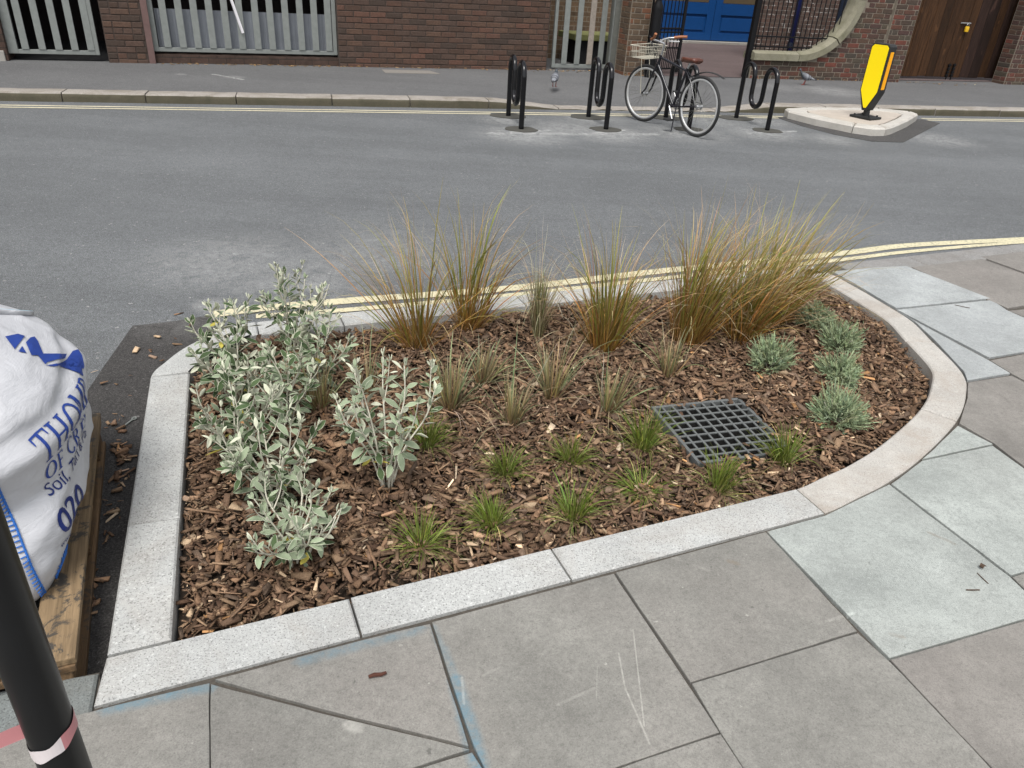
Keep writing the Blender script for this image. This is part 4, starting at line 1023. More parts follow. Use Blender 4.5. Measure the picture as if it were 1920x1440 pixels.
# ------------------------------------------------------------------ pigeons
def pigeon(label, loc, rz, head):
    r = thing('pigeon', label, 'pigeon', loc, rz, 'pigeons on the far footway')
    s = NT('pigeon_plumage'); xyz = s.n('ShaderNodeSeparateXYZ'); s.l(s.obj(), xyz.inputs[0])
    n = s.noise(s.obj(), 45, 4)
    col = s.ramp(s.math('ADD', xyz.outputs[0], s.math('MULTIPLY', n, 0.02)), [(-0.0, (0.03, 0.03, 0.035)), (0.0, (0.03, 0.03, 0.035))])
    mr = s.n('ShaderNodeMapRange'); s.l(xyz.outputs[0], mr.inputs[0]); mr.inputs[1].default_value = -0.19; mr.inputs[2].default_value = 0.14
    col = s.ramp(mr.outputs[0], [(0.0, (0.03, 0.03, 0.035)), (0.12, (0.04, 0.04, 0.045)), (0.16, (0.20, 0.21, 0.23)), (0.30, (0.22, 0.23, 0.25)), (0.34, (0.03, 0.03, 0.035)), (0.39, (0.22, 0.23, 0.25)), (0.46, (0.04, 0.04, 0.05)), (0.50, (0.22, 0.23, 0.25)), (0.66, (0.10, 0.105, 0.12)), (0.82, (0.04, 0.05, 0.055)), (1.0, (0.075, 0.08, 0.095))])
    s.color(s.mix(1.0, col, s.ramp(n, [(0.3, 0.75), (0.7, 1.2)]), 'MULTIPLY')); M = s.fin(0.55, 0, 0.4)
    sp_ = [(-0.185, 0.085, 0.004, 0.006), (-0.175, 0.088, 0.020, 0.008), (-0.12, 0.098, 0.024, 0.014), (-0.07, 0.112, 0.045, 0.036), (-0.02, 0.122, 0.060, 0.054), (0.03, 0.132, 0.058, 0.058), (0.068, 0.152, 0.042, 0.046), (0.090, 0.180+head*0.2, 0.027, 0.030), (0.100, 0.205+head*0.7, 0.021, 0.023), (0.108, 0.226+head, 0.022, 0.023), (0.124, 0.232+head, 0.018, 0.019), (0.136, 0.230+head, 0.008, 0.008)]
    vs = []; K = 10
    for x, z, a, b in sp_:
        for k in range(K): t = 2*math.pi*k/K; vs.append((x, a*math.cos(t), z+b*math.sin(t)))
    n_ = len(sp_)
    MB().add(vs, [(i*K+k, i*K+(k+1) % K, (i+1)*K+(k+1) % K, (i+1)*K+k) for i in range(n_-1) for k in range(K)]+[tuple(range(K))[::-1], tuple((n_-1)*K+k for k in range(K))]).build('body', M, r, smooth=True)
    MB().tube([(0.134, 0, 0.230+head), (0.158, 0, 0.222+head)], [0.006, 0.002], 6).build('beak', M_black, r)
    Ml = plain('pigeon_leg', (0.22, 0.055, 0.045), 0.7)
    for sg, dx in ((-1, 0.0), (1, 0.025)):
        l = MB().tube([(0.0, 0.024*sg, 0.085), (-0.01+dx, 0.024*sg, 0.04), (dx, 0.024*sg, 0.006)], 0.006, 6)
        for a in (-0.5, 0, 0.5): l.tube([(dx, 0.024*sg, 0.005), (dx+0.032*math.cos(a), 0.024*sg+0.032*math.sin(a), 0.003)], 0.003, 5)
        l.tube([(dx, 0.024*sg, 0.005), (dx-0.018, 0.024*sg, 0.003)], 0.003, 5); l.build('leg', Ml, r)
    return r
# dry leaves and grit blown along the foot of the walls
lt = []
for F, a, b, n_, d_ in ((FA, sA(300, 117), sA(640, 121), 120, 0.05), (FA, s_w0, s_w1, 60, 0.05), (FA, sA(960, 130), sA(1140, 134), 70, 0.10), (FB, 0.0, 0.5, 25, 0.06), (FB, 2.4, 5.4, 50, 0.05), (FB, 5.6, 8.0, 30, 0.2)):
    for _ in range(n_):
        q = F.w(random.uniform(a, b), -abs(random.gauss(0.01, d_))-0.01, 0.006); lt.append(q)
LITTER = lt
def fz(px, py):
    """point on the far footway, whose height is a little above the kerb"""
    return P(px, py, 0.05)
q = fz(1039, 163); pigeon('grey pigeon walking away between the first two bicycle racks', q, math.radians(80), -0.02)
q = fz(1508, 159); pigeon('grey pigeon with barred wings standing before the curved brick wall', q, math.radians(172), 0.0)
# ------------------------------------------------------------------ pallet and bulk bag
PN, PFa = P(141, 1236, 0.064), P(188, 778, 0.064)
pu = (PFa-PN)[:2]; pu /= np.linalg.norm(pu); pang = math.atan2(pu[1], pu[0])
pin = np.array([-pu[1], pu[0]])                       # inward, away from the planter
FP = Frame(PN[:2], pang, ZR+0.004)
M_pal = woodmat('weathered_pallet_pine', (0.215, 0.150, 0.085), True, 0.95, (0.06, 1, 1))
M_pal2 = woodmat('dark_pallet_pine', (0.135, 0.085, 0.045), True, 0.7, (0.06, 1, 1))  # darker pine for the boards and blocks below the deck
pl = thing('wooden_pallet', 'worn wooden pallet on the road under the white bulk bag', 'pallet', FP.o, pang)
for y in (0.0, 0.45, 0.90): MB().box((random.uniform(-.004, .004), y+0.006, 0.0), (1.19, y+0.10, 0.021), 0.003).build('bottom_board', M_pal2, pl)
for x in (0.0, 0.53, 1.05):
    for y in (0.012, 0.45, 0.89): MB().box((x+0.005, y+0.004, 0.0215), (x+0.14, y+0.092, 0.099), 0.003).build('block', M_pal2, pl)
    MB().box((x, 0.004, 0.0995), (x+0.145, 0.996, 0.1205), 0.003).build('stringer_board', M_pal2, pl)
for y, w_ in ((0.0, 0.098), (0.165, 0.10), (0.31, 0.10), (0.45, 0.115), (0.60, 0.10), (0.74, 0.10), (0.885, 0.115)):
    o = MB().box((random.uniform(-.005, .005), y, 0.121), (1.19+random.uniform(-.004, .004), y+w_, 0.143), 0.0035).build('deck_board', M_pal, pl)

BX, BY, BA, BBy, BH = 0.679, 0.434, 0.508, 0.474, 0.735
prof = [(k*BH, 1-(1-f)*(0.2 if k < 0.4 else 1), f) for k, f in ((0, 0.80), (0.08, 0.85), (0.2, 0.965), (0.38, 1.0), (0.50, 1.015), (0.58, 0.99), (0.65, 0.93), (0.72, 0.815), (0.79, 0.64), (0.85, 0.463), (0.94, 0.209), (1.0, 0.02))]
pz = np.array([p[0] for p in prof]); px_ = np.array([p[1] for p in prof]); py_ = np.array([p[2] for p in prof])
NU, NV = 200, 80
vs = []; from mathutils import noise as mn
arc_v = np.linspace(0, 1, NV)
seglen = np.concatenate([[0], np.cumsum(np.hypot(np.diff(pz), np.diff(py_)*0.5))]); seglen /= seglen[-1]
for v in arc_v:
    z = np.interp(v, seglen, pz); fx = np.interp(v, seglen, px_); fy = np.interp(v, seglen, py_); e = 6.0-3.75*min(1, z/0.25)
    for k in range(NU):
        t = 2*math.pi*k/NU; c, s_ = math.cos(t), math.sin(t)
        x = BA*fx*math.copysign(abs(c)**(2/e), c); y = BBy*fy*math.copysign(abs(s_)**(2/e), s_)
        q = Vector((x*1.0, y*1.0, z))
        fold = 0.010*mn.noise(Vector((x*2.6, y*2.6, z*7)))+0.006*mn.noise(Vector((x*4+5, y*4, z*13+x*9)))+0.004*mn.noise(Vector((x*14, y*14, z*22)))+0.006*(0.22-min(0.22, abs(mn.noise(Vector((x*3.2+2, y*3.2+7, z*5.5+(x-y)*4))))))/0.22-0.003
        # a slack fold hanging just under the shoulder on the side facing the planter
        zf = 0.435+0.02*math.sin(x*7+0.5)-0.03*(x+0.1); sag = math.exp(-((z-zf)/0.020)**2)*0.013-math.exp(-((z-zf+0.045)/0.03)**2)*0.012
        side = max(0, -s_)**0.5
        pull = 0.010*math.exp(-((z-(0.18+0.42*(x+0.40)))/0.018)**2)*side
        rr = 1+(fold-sag*side+pull)*(1 if z > 0.02 else 0)/math.hypot(x, y) if math.hypot(x, y) > 0.02 else 1
        zz = z+0.018*mn.noise(Vector((x*3.5, y*3.5, 4.2)))*(1 if z > 0.46 else 0)
        vs.append((BX+x*rr, BY+y*rr, 0.147+zz))
fs = [(i*NU+k, i*NU+(k+1) % NU, (i+1)*NU+(k+1) % NU, (i+1)*NU+k) for i in range(NV-1) for k in range(NU)]+[tuple((NV-1)*NU+k for k in range(NU)), tuple(range(NU))[::-1]]
bag = thing('bulk_bag', 'full white woven bulk bag with blue printing standing on the pallet', 'bag', FP.o, pang)
s = NT('white_woven_fabric'); v = s.obj(); n1 = s.noise(v, 6, 5, 0.6); 
w1 = s.n('ShaderNodeTexWave'); w1.inputs['Scale'].default_value = 95; w1.bands_direction = 'Z'; s.l(v, w1.inputs['Vector'])
w2 = s.n('ShaderNodeTexWave'); w2.inputs['Scale'].default_value = 95; w2.bands_direction = 'X'; s.l(v, w2.inputs['Vector'])
col = s.mix(s.ramp(n1, [(0.3, 0), (0.75, 1)]), (0.46, 0.465, 0.485), (0.56, 0.565, 0.585)); col = s.mix(s.ramp(s.noise(v, 28, 4, 0.7), [(0.6, 0), (0.75, 0.25)]), col, (0.36, 0.35, 0.34))
s.color(col); cr_ = s.noise(s.scalev(v, (1, 1, 2.5)), 9, 5, 0.6, 0.7)
s.bump(s.math('ADD', s.math('MULTIPLY', s.math('ADD', w1.outputs['Fac'], w2.outputs['Fac']), 0.012), cr_), 0.4, 0.014); M_bag = s.fin(0.55, 0, 0.35)
bag_body = MB().add(vs, fs).build('sack', M_bag, bag, smooth=True)
bvh = BVHTree.FromPolygons([Vector(q) for q in vs], fs)
M_print = plain('blue_print', (0.015, 0.048, 0.26), 0.5, var=0.18, scale=30, bump=0.02)
M_navyprint = plain('navy_print', (0.010, 0.024, 0.14), 0.5, var=0.2, scale=30, bump=0.02)
M_stitch = plain('blue_stitching', (0.02, 0.12, 0.42), 0.7, var=0.2)
def to_local(p): d = np.array(p)-FP.o; return Vector((d.dot(FP.u), d.dot(FP.v), d[2]))
CAMV = np.array([0, 0, CAM_H])
def cast(px, py):
    d = ray(px, py); o = to_local(CAMV); e = to_local(CAMV+d)-o; e.normalize()
    return bvh.ray_cast(o, e)[:2]
def onface(x, z):
    """nearest outside point of the sack on the planter side at (along, height)"""
    h = bvh.ray_cast(Vector((x, -1.5, z)), Vector((0, 1, 0)))
    return h[0], h[1]
# lettering: strokes in (x right, y up), cap height 1
def ringpoly(cx, cy, rx, ry, tx, ty, a0=0, a1=360, n=26):
    out = []; aa = [math.radians(a0+(a1-a0)*i/n) for i in range(n+1)]
    o = [(cx+rx*math.cos(a), cy+ry*math.sin(a)) for a in aa]; i_ = [(cx+(rx-tx)*math.cos(a), cy+(ry-ty)*math.sin(a)) for a in aa]
    return [[o[k], o[k+1], i_[k+1], i_[k]] for k in range(n)]
def bar(x0, y0, x1, y1, t):
    """a stroke with horizontal width t"""
    return [(x0-t/2, y0), (x0+t/2, y0), (x1+t/2, y1), (x1-t/2, y1)]
def ser(x, y, w_, up=True, h=0.05): return [(x-w_/2, y), (x+w_/2, y), (x+w_/2-0.03, y+(h if up else -h)), (x-w_/2+0.03, y+(h if up else -h))]
TK, TN = 0.15, 0.065
GL = {
 'T': (0.80, [bar(.40, 0, .40, 1, TK), [(0, .94), (.8, .94), (.8, 1), (0, 1)], [(0, .78), (.05, .78), (.08, .94), (0, .94)], [(.75, .78), (.8, .78), (.8, .94), (.72, .94)], ser(.40, 0, .40)]),
 'H': (0.90, [bar(.18, 0, .18, 1, TK), bar(.72, 0, .72, 1, TK), [(.18, .47), (.72, .47), (.72, .54), (.18, .54)], ser(.18, 0, .36), ser(.72, 0, .36), ser(.18, 1, .36, False), ser(.72, 1, .36, False)]),
 'O': (0.96, ringpoly(.48, .5, .46, .52, .17, .06)),
 'M': (1.08, [bar(.16, 0, .16, 1, TN), bar(.92, 0, .92, 1, TK), bar(.20, 1, .54, .04, TK), bar(.54, .04, .88, 1, TN), ser(.16, 0, .30), ser(.92, 0, .36), ser(.15, 1, .26, False), ser(.94, 1, .30, False)]),
 'P': (0.74, [bar(.18, 0, .18, 1, TK), ser(.18, 0, .36), ser(.14, 1, .26, False)]+ringpoly(.36, .73, .34, .27, .14, .06, -90, 90, 14)+[[(.18, .94), (.36, .94), (.36, 1), (.18, 1)], [(.18, .46), (.36, .46), (.36, .52), (.18, .52)]]),
 'F': (0.68, [bar(.18, 0, .18, 1, TK), [(.05, .94), (.62, .94), (.62, 1), (.05, 1)], [(.18, .48), (.5, .48), (.5, .54), (.18, .54)], [(.57, .8), (.62, .8), (.62, .94), (.54, .94)], [(.47, .40), (.5, .40), (.5, .62), (.47, .62)], ser(.18, 0, .36)]),
 'C': (0.84, ringpoly(.46, .5, .44, .52, .16, .06, 45, 318, 22)+[[(.74, .72), (.79, .70), (.79, .94), (.75, .94)]]),
 'R': (0.86, [bar(.18, 0, .18, 1, TK), ser(.18, 0, .36), ser(.14, 1, .26, False), bar(.40, .50, .74, 0, TK), ser(.78, 0, .2)]+ringpoly(.36, .74, .32, .26, .14, .06, -90, 90, 14)+[[(.18, .94), (.36, .94), (.36, 1), (.18, 1)], [(.18, .48), (.36, .48), (.36, .54), (.18, .54)]]),
 'E': (0.74, [bar(.18, 0, .18, 1, TK), [(.05, .94), (.64, .94), (.64, 1), (.05, 1)], [(.18, .48), (.52, .48), (.52, .54), (.18, .54)], [(.05, 0), (.68, 0), (.68, .06), (.05, .06)], [(.60, .8), (.64, .8), (.64, .94), (.56, .94)], [(.63, .06), (.68, .06), (.68, .22), (.64, .2)], [(.49, .40), (.52, .40), (.52, .62), (.49, .62)]]),
 'W': (1.20, [bar(.14, 1, .38, 0, TK), bar(.38, 0, .60, .9, TN), bar(.60, .95, .84, 0, TK), bar(.84, 0, 1.08, 1, TN), ser(.14, 1, .3, False), ser(1.08, 1, .26, False)]),
 'S': (0.66, ringpoly(.33, .745, .28, .265, .10, .06, 40, 270, 16)+ringpoly(.33, .255, .30, .265, .11, .06, -140, 90, 16)),
 ' ': (0.42, []),
}
def mesh_polys(polys, fmap, parent, name, mat, step=0.012):
    """lay flat polygons on the sack, cut small enough to follow it"""
    bm = bmesh.new()
    for p in polys:
        try: bm.faces.new([bm.verts.new((x, y, 0)) for x, y in p])
        except ValueError: pass
    if not bm.verts: bm.free(); return None
    xs = [q.co.x for q in bm.verts]; ys = [q.co.y for q in bm.verts]
    for ax, lo, hi in ((0, min(xs), max(xs)), (1, min(ys), max(ys))):
        k = lo+step
        while k < hi:
            co = Vector((k, 0, 0)) if ax == 0 else Vector((0, k, 0)); no = Vector((1, 0, 0)) if ax == 0 else Vector((0, 1, 0))
            bmesh.ops.bisect_plane(bm, geom=bm.verts[:]+bm.edges[:]+bm.faces[:], plane_co=co, plane_no=no); k += step
    bmesh.ops.triangulate(bm, faces=bm.faces[:])
    bad = []
    for q in bm.verts:
        h, nn = fmap(q.co.x, q.co.y)
        if h is None: bad.append(q)
        else: q.co = h+nn*0.0022
    bmesh.ops.delete(bm, geom=bad, context='VERTS')
    big = [f for f in bm.faces if max(e.calc_length() for e in f.edges) > step*4.5]
    bmesh.ops.delete(bm, geom=big, context='FACES')
    me = bpy.data.meshes.new(name); bm.to_mesh(me); bm.free()
    return link(name, me, mat, parent)
def onarc(a, z):
    h = bvh.ray_cast(Vector((BX+2*math.cos(a), BY+2*math.sin(a), z)), Vector((-math.cos(a), -math.sin(a), 0)))
    return h[0], h[1]
def wrap(a0, x0):
    """text x (metres round the sack) -> angle"""
    return lambda a, b: onarc(a0+(a-x0)/0.49, b)
def serif(txt, a0, z0, h, mat, sp=0.04, squeeze=1.0):
    x = x0 = 0.0
    for ch in txt:
        adv, polys = GL[ch]
        pp = [[(x+a*h*squeeze, z0+b*h) for a, b in p] for p in polys]
        if pp: mesh_polys(pp, wrap(a0, x0), bag_body, 'printed_letter', mat)
        x += (adv+sp)*h*squeeze
def sans(txt, a0, z0, h, mat, bold=0.0, squeeze=1.0):
    x0 = 0.0
    cu_ = bpy.data.curves.new('lettering', 'FONT'); cu_.body = txt; cu_.size = h/0.70; cu_.offset = bold; cu_.resolution_u = 3
    to = bpy.data.objects.new('lettering', cu_); COL.objects.link(to); dg = bpy.context.evaluated_depsgraph_get(); dg.update()
    me = bpy.data.meshes.new_from_object(to.evaluated_get(dg)); bpy.data.objects.remove(to)
    polys = [[(x0+me.vertices[i].co.x*squeeze, z0+me.vertices[i].co.y) for i in p.vertices] for p in me.polygons]
    mesh_polys(polys, wrap(a0, x0), bag_body, 'printed_line', mat)
def anchor(px, py):
    h = cast(px, py)[0]; return (math.atan2(h.y-BY, h.x-BX), h.z) if h else (-2.3, 0.4)
x, z = anchor(77, 874); serif('THOMP', x, z, 0.074, M_print, 0.06)
x, z = anchor(84, 903); serif('OF CREWS', x, z, 0.049, M_print, 0.08)
x, z = anchor(92, 933); sans('Soil, Turf & Pa', x, z, 0.036, M_navyprint)
x, z = anchor(116, 1004); sans('020', x, z, 0.064, M_navyprint, 0.0016)
x, z = anchor(114, 1028); sans('www', x, z, 0.017, M_navyprint)
logo = [
 [(9, 632), (33, 627), (46, 631), (27, 656)], [(34, 660), (41, 650), (49, 663)],
 [(48, 643), (56, 634), (64, 632), (70, 640), (80, 664), (98, 664), (124, 664), (121, 672), (102, 676), (88, 680), (84, 684), (70, 667), (58, 667)],
 [(84, 686), (98, 684), (112, 681), (124, 675), (136, 659), (146, 656), (153, 667), (157, 687), (155.5, 692), (151, 676), (146, 664), (140, 664), (130, 672), (118, 684), (100, 688)],
 [(110, 687), (120, 681), (131, 674), (139, 668), (146, 670), (150, 682), (155, 706), (152, 704), (147, 700), (144, 684), (140, 677), (133, 677), (122, 682)],
]
def castmap(a, b):
    h = cast(a, b); return (h[0], h[1]) if h[0] else (None, None)
def mesh_px(poly):
    bm = bmesh.new(); bm.faces.new([bm.verts.new((x, y, 0)) for x, y in poly]); bmesh.ops.triangulate(bm, faces=bm.faces[:])
    for ax in (0, 1):
        lo = min(q.co[ax] for q in bm.verts); hi = max(q.co[ax] for q in bm.verts); k = lo+3
        while k < hi:
            co = Vector((k, 0, 0)) if ax == 0 else Vector((0, k, 0)); no = Vector((1, 0, 0)) if ax == 0 else Vector((0, 1, 0))
            bmesh.ops.bisect_plane(bm, geom=bm.verts[:]+bm.edges[:]+bm.faces[:], plane_co=co, plane_no=no); k += 3
    bad = []
    for q in bm.verts:
        h, nn = castmap(q.co.x, q.co.y)
        if h is None: bad.append(q)
        else: q.co = h+nn*0.0025
    bmesh.ops.delete(bm, geom=bad, context='VERTS')
    big = [f for f in bm.faces if max(e.calc_length() for e in f.edges) > 0.06]; bmesh.ops.delete(bm, geom=big, context='FACES')
    me = bpy.data.meshes.new('printed_emblem'); bm.to_mesh(me); bm.free(); link('printed_emblem', me, M_print, bag_body)
for pgn in logo: mesh_px(pgn)
# stitched seam up the near corner and along the foot
def seam(pts, every, ln, mat=M_stitch):
    path = []
    for a, b in zip(pts[:-1], pts[1:]):
        for t in np.linspace(0, 1, 30)[:-1]:
            h, nn = castmap(a[0]+(b[0]-a[0])*t, a[1]+(b[1]-a[1])*t)
            if h is not None: path.append((h+nn*0.003, nn))
    if len(path) < 4: return
    m = MB(); m.tube([tuple(p) for p, _ in path], 0.0028, 5); acc = 0
    for (p, nn), (q, _) in zip(path[:-1], path[1:]):
        acc += (q-p).length
        if acc > every:
            acc = 0; t = (q-p).normalized(); w_ = t.cross(nn).normalized(); m.tube([tuple(p-w_*ln*0.2), tuple(p+w_*ln)], 0.0022, 4)
    m.build('stitched_seam', mat, bag_body)
seam([(-30, 850), (2, 928), (30, 990), (58, 1062), (84, 1112)], 0.012, 0.016)
seam([(90, 1116), (104, 1082), (118, 1045), (124, 1030)], 0.007, -0.022)
# rolled hem and strap lying over the top
hm_ = MB(); hp = []
for t in np.linspace(0, 1, 14):
    h, nn = castmap(-60+130*t, 584+8*t)
    if h is not None: hp.append(h+nn*0.006)
if len(hp) > 3:
    hm_.tube([tuple(p) for p in hp], 0.008, 8, flat=0.6).build('rolled_hem', M_bag, bag_body, smooth=True)
    M_cyan = plain('pale_blue_tape', (0.25, 0.55, 0.68), 0.6)
    MB().tube([tuple(p+Vector((0.012, 0.002, -0.002))) for p in hp], 0.006, 8, flat=0.6).build('blue_hem_tape', M_cyan, bag_body, smooth=True)

for ang in (40, 140):                                      # lifting loops folded over the far shoulders
    lp_ = []
    for t in np.linspace(-1, 1, 15):
        h, nn = onarc(math.radians(ang)+t*0.30, 0.147+0.40+0.10*(1-t*t))
        if h is not None: lp_.append(tuple(h+nn*(0.004+0.03*(1-t*t))))
    if len(lp_) > 4: MB().tube(lp_, 0.020, 8, flat=0.2).build('lifting_loop', M_bag, bag_body, smooth=True)

# ------------------------------------------------------------------ near black post with barrier tape
db_ = ray(108, 1400); hd = np.array([db_[0], db_[1]]); hd /= np.linalg.norm(hd); post_xy = hd*0.93
ps = thing('sign_post', 'black round post in the near left corner wrapped with striped tape', 'post', (post_xy[0], post_xy[1], 0))
MB().tube([(0, 0, -0.02), (0, 0, 2.6)], 0.0315, 28).build('shaft', plain('black_satin_post', (0.012, 0.013, 0.014), 0.38, 0, 0.45, var=0.35, scale=8, bump=0.03), ps, smooth='auto')
MB().tube([(0, 0, 2.6), (0, 0, 2.612), (0, 0, 2.62)], [0.0335, 0.0335, 0.02], 28).build('cap', M_black, ps)
def post_z(px, py): d = ray(px, py); return CAM_H+d[2]*0.93/math.hypot(d[0], d[1])
zt_ = post_z(110, 1368)
M_red = plain('red_tape', (0.58, 0.25, 0.26), 0.4, var=0.15, scale=12, bump=0.05); M_wt = plain('white_tape', (0.72, 0.66, 0.66), 0.4, var=0.1, scale=12, bump=0.05)
tp = thing('barrier_tape', 'red and white barrier tape tied round the near black post', 'tape', (post_xy[0], post_xy[1], zt_), 0)
pth = []; a0 = math.atan2(-hd[1], -hd[0])                  # angle of the side facing the camera
rgt = np.array([hd[1], -hd[0]])
for i in range(40):
    a = a0+math.radians(95)-math.radians(360)*i/39; tz = 0.016*math.cos(a-a0-1.45)
    pth.append((0.0330*math.cos(a), 0.0330*math.sin(a), tz, 0.0125+0.002*math.sin(i*0.9)))
last = np.array(pth[-1][:2])
for i in range(1, 40):
    t = i/39; q = last-rgt*(0.95*t)+hd*(0.02*math.sin(t*9)+0.05*t); pth.append((q[0], q[1], pth[39][2]-0.015*math.sin(t*3)-0.30*t*t, 0.011+0.004*math.sin(t*21)))
vs = []
for i, (x, y, zz, hw) in enumerate(pth):
    w_ = 0.006*math.sin(i*0.7); vs += [(x+w_*hd[0]*0, y, zz-hw), (x, y, zz+hw)]
tw = MB()
for i in range(len(pth)-1):
    tw.cur = 0; b = len(tw.v)
    tw.v += [vs[2*i], vs[2*i+2], vs[2*i+3], vs[2*i+1]]; tw.f.append((b, b+1, b+2, b+3)); tw.mi.append(1 if (i < 30 and i > 8) or (i > 44 and (i//4) % 2 == 0) else 0)
tw.build('ribbon', [M_red, M_wt], tp)

# ------------------------------------------------------------------ drain grate
GC = np.array([0.862, 2.628]); GA = math.radians(17.5); GZ = -0.014; GS = 0.425
M_grate = plain('black_plastic_grate', (0.115, 0.122, 0.120), 0.45, 0, 0.45, var=0.3, scale=40, bump=0.1)
gr = thing('drain_grate', 'square black plastic drain grate set in the bark mulch', 'grate', (GC[0], GC[1], GZ), GA)
hs_ = GS/2
for lo, hi in (((-hs_, -hs_), (hs_, -hs_+0.014)), ((-hs_, hs_-0.014), (hs_, hs_)), ((-hs_, -hs_+0.014), (-hs_+0.014, hs_-0.014)), ((hs_-0.014, -hs_+0.014), (hs_, hs_-0.014))):
    MB().box((lo[0], lo[1], -0.052), (hi[0], hi[1], 0.0), 0.002).build('frame', M_grate, gr)
NB = 9
M_web = plain('shaded_grate_web', (0.010, 0.010, 0.009), 0.8, var=0.3)  # lower web coloured near-black, painting shade into the grate holes
for i in range(1, NB):
    c = -hs_+GS*i/NB
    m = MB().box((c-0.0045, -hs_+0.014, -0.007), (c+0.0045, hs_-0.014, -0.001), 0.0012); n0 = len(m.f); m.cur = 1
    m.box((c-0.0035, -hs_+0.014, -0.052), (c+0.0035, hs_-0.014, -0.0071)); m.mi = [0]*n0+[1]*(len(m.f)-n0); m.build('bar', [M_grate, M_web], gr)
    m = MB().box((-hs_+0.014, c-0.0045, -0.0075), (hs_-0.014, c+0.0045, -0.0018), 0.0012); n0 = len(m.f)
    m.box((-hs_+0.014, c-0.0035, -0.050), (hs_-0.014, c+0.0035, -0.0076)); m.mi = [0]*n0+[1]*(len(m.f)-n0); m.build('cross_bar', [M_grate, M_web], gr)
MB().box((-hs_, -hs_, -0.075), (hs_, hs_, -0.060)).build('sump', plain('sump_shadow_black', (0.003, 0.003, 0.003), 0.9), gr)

# ------------------------------------------------------------------ bark mulch
def mz(x, y):
    return -0.036+0.009*np.sin(x*3.1+y*1.7)+0.007*np.sin(x*7.3-y*5.1+1)+0.005*np.sin(x*13+y*11)
def chips(n, pts, zf, lo=0.010, hi=0.072, med=0.030, spread=0.03, flat=1.0):
    n = len(pts)
    L = np.clip(np.exp(RNG.normal(math.log(med), 0.42, n)), lo, hi); W = np.clip(L*RNG.uniform(0.18, 0.60, n), 0.003, 0.022 if hi < 0.1 else 0.009); T = W*RNG.uniform(0.22, 0.6, n)
    base = np.array([[-1, -1, -1], [1, -1, -1], [1, 1, -1], [-1, 1, -1], [-1, -1, 1], [1, -1, 1], [1, 1, 1], [-1, 1, 1]], float)*0.5
    v = np.repeat(base[None], n, 0)+RNG.normal(0, 0.07, (n, 8, 3))
    e0, e1 = RNG.uniform(0.35, 1.1, n), RNG.uniform(0.35, 1.1, n)
    v[:, [0, 3, 4, 7], 1:] *= e0[:, None, None]; v[:, [1, 2, 5, 6], 1:] *= e1[:, None, None]
    v *= np.stack([L, W, T], 1)[:, None, :]
    v[:, :, 2] += (RNG.normal(0, 0.1, n)[:, None]*np.abs(v[:, :, 0]))
    ya = RNG.uniform(0, 2*math.pi, n); pi_ = RNG.normal(0, 0.30*flat, n); ro = RNG.normal(0, 0.45*flat, n)
    def rot(v, a, i, j):
        c, s_ = np.cos(a)[:, None], np.sin(a)[:, None]; x, y = v[:, :, i].copy(), v[:, :, j].copy(); v[:, :, i] = c*x-s_*y; v[:, :, j] = s_*x+c*y
    rot(v, ro, 1, 2); rot(v, pi_, 0, 2); rot(v, ya, 0, 1)
    z = zf+RNG.uniform(0, spread, n)
    v += np.stack([pts[:, 0], pts[:, 1], z], 1)[:, None, :]
    f = np.array([[0, 3, 2, 1], [4, 5, 6, 7], [0, 1, 5, 4], [1, 2, 6, 5], [2, 3, 7, 6], [3, 0, 4, 7]])
    faces = (f[None]+8*np.arange(n)[:, None, None]).reshape(-1, 4)
    pal = np.array([(0.148, 0.090, 0.054), (0.112, 0.070, 0.045), (0.185, 0.122, 0.075), (0.078, 0.046, 0.029), (0.160, 0.102, 0.064), (0.125, 0.086, 0.060), (0.31, 0.225, 0.145), (0.23, 0.125, 0.055), (0.42, 0.33, 0.23)])
    k = RNG.choice(len(pal), n, p=[0.22, 0.20, 0.15, 0.15, 0.12, 0.11, 0.032, 0.010, 0.008])
    c = pal[k]*1.18*np.exp(RNG.normal(0, 0.32, n))[:, None]
    return v.reshape(-1, 3), faces, np.repeat(c, 8, 0)
lo_, hi_ = BED.min(0), BED.max(0)
cand = RNG.uniform(lo_, hi_, (52000, 2)); cand = cand[inside(cand, BED)]
ed = edge_dist(cand, BED); cand = cand[ed > 0.012]; ed = ed[ed > 0.012]
rel = cand-GC; gx = rel[:, 0]*math.cos(GA)+rel[:, 1]*math.sin(GA); gy = -rel[:, 0]*math.sin(GA)+rel[:, 1]*math.cos(GA)
over = (np.abs(gx) < hs_-0.003+0.009*np.sin(gy*23)) & (np.abs(gy) < hs_-0.003+0.009*np.sin(gx*19))
keep_ = ~over | (RNG.random(len(cand)) < 0.004); cand = cand[keep_]; ed = ed[keep_]; over = over[keep_]
zb_ = mz(cand[:, 0], cand[:, 1])-0.012*np.exp(-ed/0.05)-0.006; zb_[over] = GZ-0.012
cv, cf, cc = chips(len(cand), cand, zb_, spread=0.026)
fin_ = RNG.uniform(lo_, hi_, (30000, 2)); fin_ = fin_[inside(fin_, BED)]; fin_ = fin_[edge_dist(fin_, BED) > 0.006]
rel = fin_-GC; fin_ = fin_[(np.abs(rel[:, 0]) > 0.30) | (np.abs(rel[:, 1]) > 0.30)]
fv, ff, fcol = chips(0, fin_, mz(fin_[:, 0], fin_[:, 1])-0.004, 0.005, 0.02, 0.010, 0.028)          # fines
ls_ = RNG.uniform(lo_, hi_, (900, 2)); ls_ = ls_[inside(ls_, BED)]; ls_ = ls_[edge_dist(ls_, BED) > 0.05]
rel = ls_-GC; ls_ = ls_[(np.abs(rel[:, 0]) > 0.30) | (np.abs(rel[:, 1]) > 0.30)]
